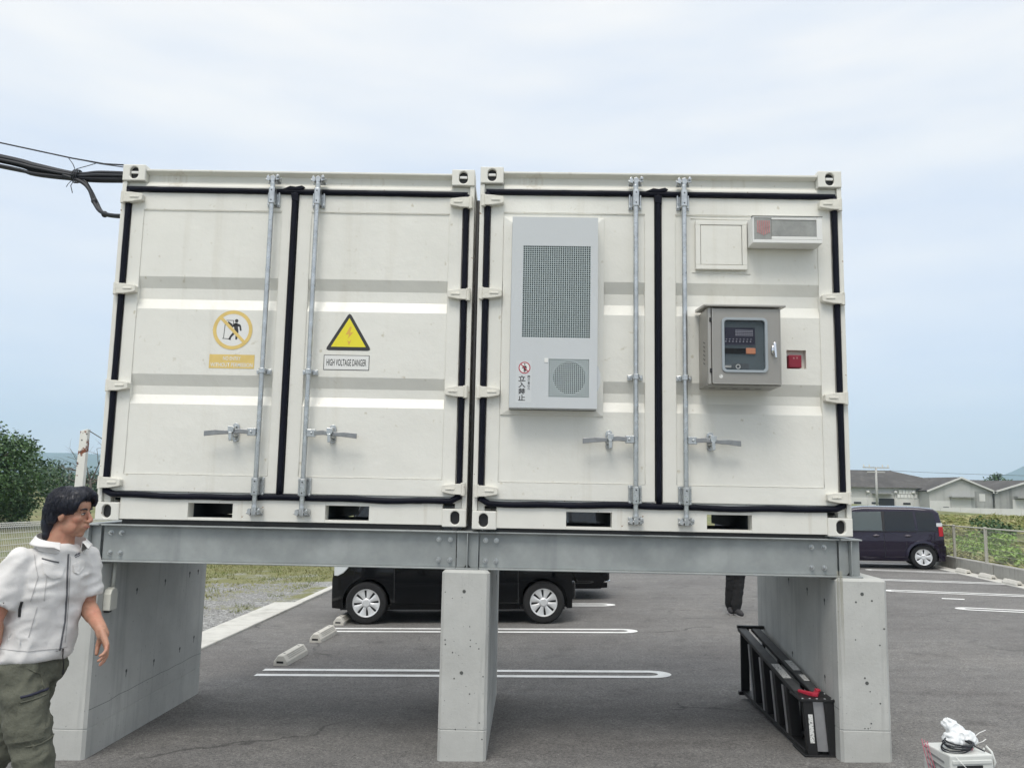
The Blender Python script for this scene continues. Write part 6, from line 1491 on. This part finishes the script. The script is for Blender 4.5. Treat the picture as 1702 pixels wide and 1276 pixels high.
# ------------------------------------------------------------------ trees and weeds
def leaves(o, rnd, c, rad, n, size, shell=.55, flat_=1.0):
    """small two-triangle leaves through an ellipsoid volume"""
    c = Vector(c)
    for _ in range(n):
        d = Vector((rnd.gauss(0, 1), rnd.gauss(0, 1), rnd.gauss(0, 1))).normalized(); k = (shell + (1 - shell) * rnd.random() ** .6) * (1 + .08 * rnd.gauss(0, 1))
        p = c + Vector((d.x * rad[0], d.y * rad[1], d.z * rad[2])) * k
        a = Vector((rnd.gauss(0, 1), rnd.gauss(0, 1), rnd.gauss(0, .6) - .25)).normalized(); nrm = (d * .8 + Vector((rnd.gauss(0, .6), rnd.gauss(0, .6), rnd.gauss(0, .6) + .4))).normalized()
        b_ = a.cross(nrm)
        if b_.length < .05: continue
        b_.normalize(); s_ = size * rnd.uniform(.6, 1.35)
        o.v += [tuple(p), tuple(p + a * s_ * .5 + b_ * s_ * .30), tuple(p + a * s_), tuple(p + a * s_ * .5 - b_ * s_ * .30)]; i = len(o.v); o.f.append((i - 4, i - 3, i - 2, i - 1))
def tree(name, loc, clumps, trunk, label, m, leaf, per, seed, group=None, cat='tree', barkm=BARK, limbs=True):
    rnd = random.Random(seed); r = empty(name, loc); tag(r, label, cat, group)
    o = MB(); th, tr_ = trunk; o.tube([(0, 0, -.2), (.03, 0, th * .5), (0, .02, th)], [tr_ * 1.3, tr_, tr_ * .7], 10)
    if limbs:
        for c, rad, k in clumps[:14]: o.tube([(0, 0, th * rnd.uniform(.55, .95)), Vector(c) * .55 + V(0, 0, th * .2), Vector(c)], [tr_ * .5, tr_ * .28, tr_ * .1], 6)
    o.build('trunk', barkm, r, True)
    o = MB()
    for c, rad, k in clumps: leaves(o, rnd, c, rad, int(per * k), leaf)
    o.build('crown', m, r, fixn=False)
    return r
def bushy(rnd, R, Hh, base, n, rr=.32):
    out = [((0, 0, base + Hh * .5), (R * .72, R * .72, Hh * .42), 1.4)]
    for _ in range(n):
        az = rnd.uniform(0, 2 * pi); v = rnd.uniform(0, 1); rad = R * sqrt(max(.05, 1 - (2 * v - .85) ** 2 * .95)) * .80
        q = R * rr * rnd.uniform(.7, 1.25); out.append(((rad * cos(az), rad * sin(az), base + Hh * (.06 + .86 * v)), (q, q, q * .8), .55))
    return out
rnd = random.Random(21)
tree('evergreen_tree', (-23.3, 27.5, land(-23.3, 27.5) - .1), bushy(rnd, 3.95, 4.35, .15, 60, .24), (1.6, .22), 'large dense dark green round tree beyond the cream fence at the left', LEAF1, .145, 1050, 3)
# far tree line at the left
GT = 'distant trees at the left'
spots = [(-36.5, 62, 2.6, 2.6), (-33.2, 60, 2.3, 1.9), (-39.3, 63, 2.4, 2.4), (-30.3, 62, 2.2, 2.3), (-42.5, 66, 3.0, 2.8), (-27.5, 60, 2.3, 2.0), (-46.5, 64, 2.6, 2.6)]
names = ['rounded distant tree just right of the big tree, left of the bare branches', 'low distant tree behind the bare branches', 'distant tree half behind the right edge of the big tree', 'distant tree beside the container edge, behind the rusty post', 'distant tree behind the big evergreen, second from the left', 'distant tree hidden behind the left container', 'distant tree behind the big evergreen, farthest left']
for i, (x, y, R_, h_) in enumerate(spots):
    rnd = random.Random(50 + i); tree('distant_tree', (x, y, land(x, y) - .3), bushy(rnd, R_, h_ + .3, 0, 16, .34), (.9, .14), names[i], LEAF2, .26, 170, 60 + i, GT)
# bare tree
def bare(loc, label, seed, hgt=3.0):
    rnd = random.Random(seed); r = empty('bare_tree', loc); tag(r, label, 'tree'); o = MB()
    o.tube([(0, 0, -.2), (.05, 0, hgt * .35), (-.02, 0, hgt * .55)], [.11, .085, .06], 8); o.build('trunk', BARKD, r, True); o = MB()
    def grow(p, d, L_, rad, dep):
        pts = [p]; q = p
        for k in range(3): d = (d + Vector((rnd.gauss(0, .16), rnd.gauss(0, .16), rnd.gauss(0, .10)))).normalized(); q = q + d * L_ / 3; pts.append(q)
        o.tube(pts, [rad, rad * .85, rad * .7, rad * .5], 5)
        if dep:
            for k in range(rnd.choice((2, 3))):
                s_ = pts[rnd.choice((1, 2, 3))]; nd = (d + Vector((rnd.gauss(0, .7), rnd.gauss(0, .5), rnd.gauss(.1, .45)))).normalized(); grow(s_, nd, L_ * rnd.uniform(.55, .8), rad * .5, dep - 1)
    for d in ((-.75, 0, .62), (-.95, .1, .12), (.7, .1, .45), (.85, -.1, .1), (-.3, .2, .9), (.2, 0, .3)): grow(V(-.02, 0, hgt * rnd.uniform(.38, .54)), Vector(d).normalized(), hgt * .50, .048, 3)
    o.build('branches', BARKD, r, True); return r
bare((-26.9, 45, land(-26.9, 45)), 'leafless dead tree with spreading branches beside the rusty post', 5, 3.3)

# right: weeds over the bank, with separate bushes
rnd = random.Random(77); o = MB()
for _ in range(15000):
    y = rnd.uniform(3, 34); s_ = rnd.uniform(.25, 10.5); x = kx(y) + s_ + .1; z = bank(x, y)
    nn_ = mnoise.noise(V(x * .55, y * .55, 7)) + .6 * mnoise.noise(V(x * 1.7, y * 1.7, 3))
    if nn_ < -.22: continue
    hgt = rnd.uniform(.05, .17) * (1 + 1.1 * nn_)
    for k in range(2):
        a = rnd.uniform(0, 2 * pi); w_ = rnd.uniform(.012, .035); dx, dy = cos(a) * w_, sin(a) * w_; lx, ly = rnd.gauss(0, .10), rnd.gauss(0, .10)
        i = len(o.v); o.v += [(x - dx, y - dy, z - .01), (x + dx, y + dy, z - .01), (x + lx + dx, y + ly + dy, z + hgt * .65), (x + lx * 2.0, y + ly * 2.0, z + hgt * rnd.uniform(.5, 1.0))]; o.f.append((i, i + 1, i + 2, i + 3))
t = o.build('weeds', LEAF4, None, fixn=False); tag(t, kind='stuff', label='dull green and dry weeds covering the bank', cat='weeds')
GB = 'weed bushes on the bank behind the beige fence'
bl_ = [((13.9, 19.5), 1.0, .62, LEAF3, 'brightest yellow green bush on the bank, above the fence at the right'), ((13.2, 18.0), .62, .45, LEAF3, 'small bright bush on the bank to the left of the brightest one'), ((12.6, 15.3), .7, .5, LEAF3, 'bright low bush behind the fence, between the two posts'), ((15.7, 21.5), 1.0, .7, LEAF1, 'dark green bush high on the bank at the right edge'), ((11.9, 16.2), .6, .5, LEAF4, 'dull weed clump behind the fence next to the purple car'), ((12.0, 12.6), .7, .45, LEAF4, 'dull weed clump behind the fence at the right edge'), ((16.0, 24.5), 1.1, .5, LEAF4, 'pale weed clump along the top of the bank'), ((13.0, 22.5), .9, .5, LEAF4, 'pale weed clump on the bank just right of the purple car roof'), ((14.6, 16.8), .8, .5, LEAF1, 'dark weed clump on the bank at the right, below the bright bush')]
for i, ((x, y), R_, h_, m_, lab) in enumerate(bl_):
    rnd = random.Random(90 + i); r = empty('weed_bush', (x, y, bank(x, y) - .05)); tag(r, lab, 'bush', GB); o = MB()
    for k in range(7): a = rnd.uniform(0, 2 * pi); o.tube([(0, 0, 0), (R_ * .3 * cos(a), R_ * .3 * sin(a), h_ * .5), (R_ * .6 * cos(a), R_ * .6 * sin(a), h_ * .9)], [.012, .008, .004], 5)
    o.build('stem', LEAF4, r); o = MB()
    for k in range(14):
        a = rnd.uniform(0, 2 * pi); q = rnd.random() ** .5 * R_ * .8; leaves(o, rnd, (q * cos(a), q * sin(a), h_ * rnd.uniform(.25, .85)), (R_ * .30, R_ * .30, h_ * .26), 90, .10, .2)
    o.build('foliage', m_, r, fixn=False)
# left: short grass and loose stones in the yard
rnd = random.Random(31); o = MB()
for _ in range(26000):
    y = rnd.uniform(1, 19.5); x = rnd.uniform(-8.5, -3.75)
    if mnoise.noise(V(x * .8, y * .8, 5)) * .5 + mnoise.noise(V(x * 2.2, y * 2.2, 5)) * .3 + (y - 8.5) * .035 < 0: continue
    z = yard(x, y); hgt = rnd.uniform(.02, .06); a = rnd.uniform(0, 2 * pi); w_ = rnd.uniform(.004, .012); dx, dy = cos(a) * w_, sin(a) * w_; lx, ly = rnd.gauss(0, .025), rnd.gauss(0, .025)
    i = len(o.v); o.v += [(x - dx, y - dy, z - .004), (x + dx, y + dy, z - .004), (x + lx, y + ly, z + hgt)]; o.f.append((i, i + 1, i + 2))
t = o.build('short_grass', GRASS, None, fixn=False); tag(t, kind='stuff', label='short patchy grass growing through the gravel', cat='grass')
o = MB()
for _ in range(11000):
    y = rnd.uniform(-2.5, 11) if rnd.random() < .8 else rnd.uniform(-2.5, 4); x = rnd.uniform(-7, -3.64); z = yard(x, y); s_ = rnd.uniform(.012, .034)
    if mnoise.noise(V(x * .8, y * .8, 5)) * .5 + (y - 8.5) * .035 > .15: continue
    i = len(o.v); k = [rnd.uniform(.6, 1.3) for _ in range(6)]
    o.v += [(x + s_ * k[0], y, z), (x, y + s_ * k[1], z), (x - s_ * k[2], y, z), (x, y - s_ * k[3], z), (x + s_ * .3 * (k[4] - 1), y, z + s_ * .7 * k[4])]
    o.f += [(i, i + 1, i + 4), (i + 1, i + 2, i + 4), (i + 2, i + 3, i + 4), (i + 3, i, i + 4)]
t = o.build('loose_stones', STONE, None, fixn=False); tag(t, kind='stuff', label='loose crushed stones on the gravel yard', cat='gravel')

# ------------------------------------------------------------------ warehouses far to the right
def warehouse(loc, rz, wd, dp, eave, ridge, label, roofm, wallm, front=None, ridge_along='x', base=-1.6):
    r = empty('warehouse', loc, rz); tag(r, label, 'warehouse')
    o = MB(); hw_ = wd / 2
    if ridge_along == 'y':                              # gable end faces the viewer
        o.prism([(-hw_, base), (hw_, base), (hw_, eave), (0, ridge), (-hw_, eave)], 0, dp, 'y'); o.build('wall', wallm, r)
        for s_ in (-1, 1):
            o = MB(); o.add([(0, -.35, ridge + .12), (0, dp + .3, ridge + .12), (s_ * (hw_ + .35), dp + .3, eave - .02), (s_ * (hw_ + .35), -.35, eave - .02)], [(0, 1, 2, 3)]); o.add([(0, -.35, ridge + .02), (0, dp + .3, ridge + .02), (s_ * (hw_ + .35), dp + .3, eave - .12), (s_ * (hw_ + .35), -.35, eave - .12)], [(3, 2, 1, 0)]); rf = o.build('roof', roofm, r)
            o = MB(); o.hexa([(0, -.42, ridge - .06), (s_ * (hw_ + .4), -.42, eave - .22), (s_ * (hw_ + .4), -.30, eave - .22), (0, -.30, ridge - .06)], [(0, -.42, ridge + .14), (s_ * (hw_ + .4), -.42, eave - .02), (s_ * (hw_ + .4), -.30, eave - .02), (0, -.30, ridge + .14)]); o.build('barge_board', WALLW, r)
    else:
        o.box(-hw_, hw_, 0, dp, base, eave); o.build('wall', wallm, r)
        o = MB(); o.hexa([(-hw_ - .4, -.5, eave - .05), (hw_ + .4, -.5, eave - .05), (hw_ + .4, dp + .5, eave - .05), (-hw_ - .4, dp + .5, eave - .05)], [(-hw_ + 1.0, dp * .5 - .05, ridge), (hw_ - front['hip'] if front else hw_, dp * .5 - .05, ridge), (hw_ - front['hip'] if front else hw_, dp * .5 + .05, ridge), (-hw_ + 1.0, dp * .5 + .05, ridge)]); o.build('roof', roofm, r)
    return r
wA = warehouse((42.2, 97.6, 0), radians(0), 27.2, 15, 2.29, 4.56, 'long warehouse with a big weathered grey roof, behind the purple car', ROOFG, WALLL, {'hip': 6.8})
def wbox(p, nm, m_, x0, x1, z0, z1, y0=-.06, y1=.01): return MB().box(x0, x1, y0, y1, z0, z1).build(nm, m_, p)
wbox(wA, 'lower_wall', WALLW, -13.5, 7.0, -1.5, .98, -.05)
for x in (-1.1, 1.1, 5.0): wbox(wA, 'window', WDARK, x, x + .9, .18, .42, -.09)
wbox(wA, 'doorway', WDARK, 2.0, 3.9, -.4, .90, -.09)
for x in (.6, 4.0, 6.2):
    o = MB(); o.box(x, x + .06, -.15, -.05, -1.4, 1.8); o.ell((x + .03, -.2, 1.68), (.22, .2, .2), n=12, m=8); o.build('vent_pipe', WALLW, wA, True)
for row, (z0, z1) in enumerate(((1.50, 1.98), (1.0, 1.44))):
    n = 5 if row == 0 else 6
    for k in range(n): x = 4.3 + .42 * k + (.2 if row == 0 else 0); wbox(wA, 'sign_panel', FILM, x, x + .36, z0, z1, -.12); 
o = MB(); o.box(1.2, 3.6, -.9, 0, 1.45, 1.55); o.build('canopy', WALLG, wA)
wB = warehouse((53.0, 95, 0), radians(0), 7.6, 9, 2.0, 3.55, 'pale warehouse with a gable end and wide shutter, left of the two gables', ROOFG, WALLL, None, 'y')
wbox(wB, 'shutter', WALLW, -1.2, 1.2, -.9, 1.15); wbox(wB, 'lower_wall', WALLW, -3.78, -1.3, -.9, .75); wbox(wB, 'side_panel', WALLG, 1.7, 3.78, -.3, 2.0, -.03); wbox(wB, 'window', WDARK, -2.2, -1.5, -.1, .05, -.09); wbox(wB, 'side_door', WALLW, 2.2, 2.9, .8, 1.7, -.06)
o = MB(); o.box(-1.4, 1.6, -.8, 0, 1.18, 1.34); o.build('canopy', WALLG, wB)
wC = warehouse((61.4, 95, 0), radians(0), 8.6, 9, 2.0, 3.33, 'stained grey warehouse with a gable end and dark doorway, right of the two gables', ROOFG, WALLG, None, 'y')
wbox(wC, 'shutter', WALLW, -2.2, -.7, -.9, 1.1); wbox(wC, 'doorway', WDARK, -.7, 1.1, -.6, 1.1); wbox(wC, 'shutter', WALLW, 1.1, 2.7, -.9, 1.1)
o = MB(); o.box(-2.0, 3.0, -.8, 0, 1.25, 1.5); o.build('canopy', WALLG, wC)
wD = warehouse((75.0, 122, 0), radians(0), 44, 18, 2.3, 3.95, 'far dark roofed warehouse behind the two gables', ROOFG, WALLG, {'hip': 2})
pl_ = empty('white_wall', (55, 86, 0)); tag(pl_, 'low white boundary wall in front of the warehouses', 'wall')
for k in range(12): MB().box(-9 + 2.2 * k, -9 + 2.2 * k + 2.18, 0, .15, -1.2, .12).build('wall_panel', WALLW, pl_)
up = empty('utility_pole', (32.3, 70, land(32.3, 70))); tag(up, 'grey utility pole with a cross arm in front of the big grey roof', 'utility pole'); zz = 3.95 - up.location.z
MB().tube([(0, 0, -.3), (0, 0, zz)], [.12, .085], 10).build('pole', POLEC, up, True)
for dz2 in (-.05, -.45): MB().box(-1.2 + .4 * (dz2 < -.2), 1.2 - .4 * (dz2 < -.2), -.06, .06, zz + dz2 - .05, zz + dz2 + .05).build('cross_arm', POLEC, up)
for x in (-1.1, -.6, .6, 1.1): MB().tube([(x, 0, zz), (x, 0, zz + .22)], [.07, .05], 8).build('insulator', WALLW, up)
o = MB(); o.tube(sagline((52, 112, 4.75), (95, 104, 4.85), .5, 20), .022, 5); t = o.build('power_line', CABLE); tag(t, 'thin overhead line crossing above the gable roofs to the right edge', 'power line')
rnd = random.Random(8); tree('round_tree', (76.5, 128, 1.2), bushy(rnd, 2.0, 3.6, .3, 14, .36), (1.5, .2), 'small round dark tree above the roofs at the far right', LEAF1, .35, 150, 9)
for i, (x, y, R_, h_) in enumerate(((68, 145, 3.0, 3.8), (62, 150, 3.4, 3.4))):
    rnd = random.Random(40 + i); tree('distant_tree', (x, y, -.2), bushy(rnd, R_, h_, 0, 12, .36), (1.4, .2), ('distant tree peeping over the roofs left of the round tree', 'farther distant tree, lowest above the roofs between the gables')[i], LEAF2, .4, 130, 45 + i, 'distant trees at the right')

# ------------------------------------------------------------------ hills and the air between
def hill(name, x0, x1, y, prof, dep=700):
    o = MB(); n = 60; m_ = 8; vs = []
    for j in range(m_ + 1):
        v = j / m_
        for i in range(n + 1):
            u = i / n; x = x0 + (x1 - x0) * u; hz = prof(u) * sin(pi * min(1, v * 1.0) * .5) if v <= 1 else 0
            vs.append((x, y + dep * v, -2 + (hz + 2) + hz * .05 * mnoise.noise(V(x * .006, v * 4, 3)) * (v > .2)))
    o.add(vs, [(j * (n + 1) + i, j * (n + 1) + i + 1, (j + 1) * (n + 1) + i + 1, (j + 1) * (n + 1) + i) for j in range(m_) for i in range(n)])
    h_ = o.build(name, HILLM, None, True, fixn=False); tag(h_, kind='structure'); return h_
hill('hills', -3000, 300, 2350, lambda u: (88 + 5 * mnoise.noise(V(u * 7, 0, 0)) + 2.5 * mnoise.noise(V(u * 25, 0, 0))) * sm(0, .12, u) * (1 - sm(.55, 1, u)))
hill('hills', 1560, 3100, 2350, lambda u: (8 + 168 * sm(-.02, .34, u)) * sm(0, .05, u) * (1 + .06 * mnoise.noise(V(u * 16, 2, 0))) - 40 * sm(.6, 1, u))
b = MB().box(-3150, 3150, -700, 3180, -6, 230)
hz = b.build('haze', None); tag(hz, kind='stuff')
m = bpy.data.materials.new('haze air'); m.use_nodes = True; hz.data.materials.append(m); t = m.node_tree
for n_ in list(t.nodes):
    if n_.type == 'BSDF_PRINCIPLED': t.nodes.remove(n_)
pv = t.nodes.new('ShaderNodeVolumePrincipled'); pv.inputs['Density'].default_value = 0.00034; pv.inputs['Color'].default_value = (0.60, 0.80, 1.0, 1); pv.inputs['Anisotropy'].default_value = 0.2
t.links.new(pv.outputs[0], t.nodes['Material Output'].inputs['Volume'])
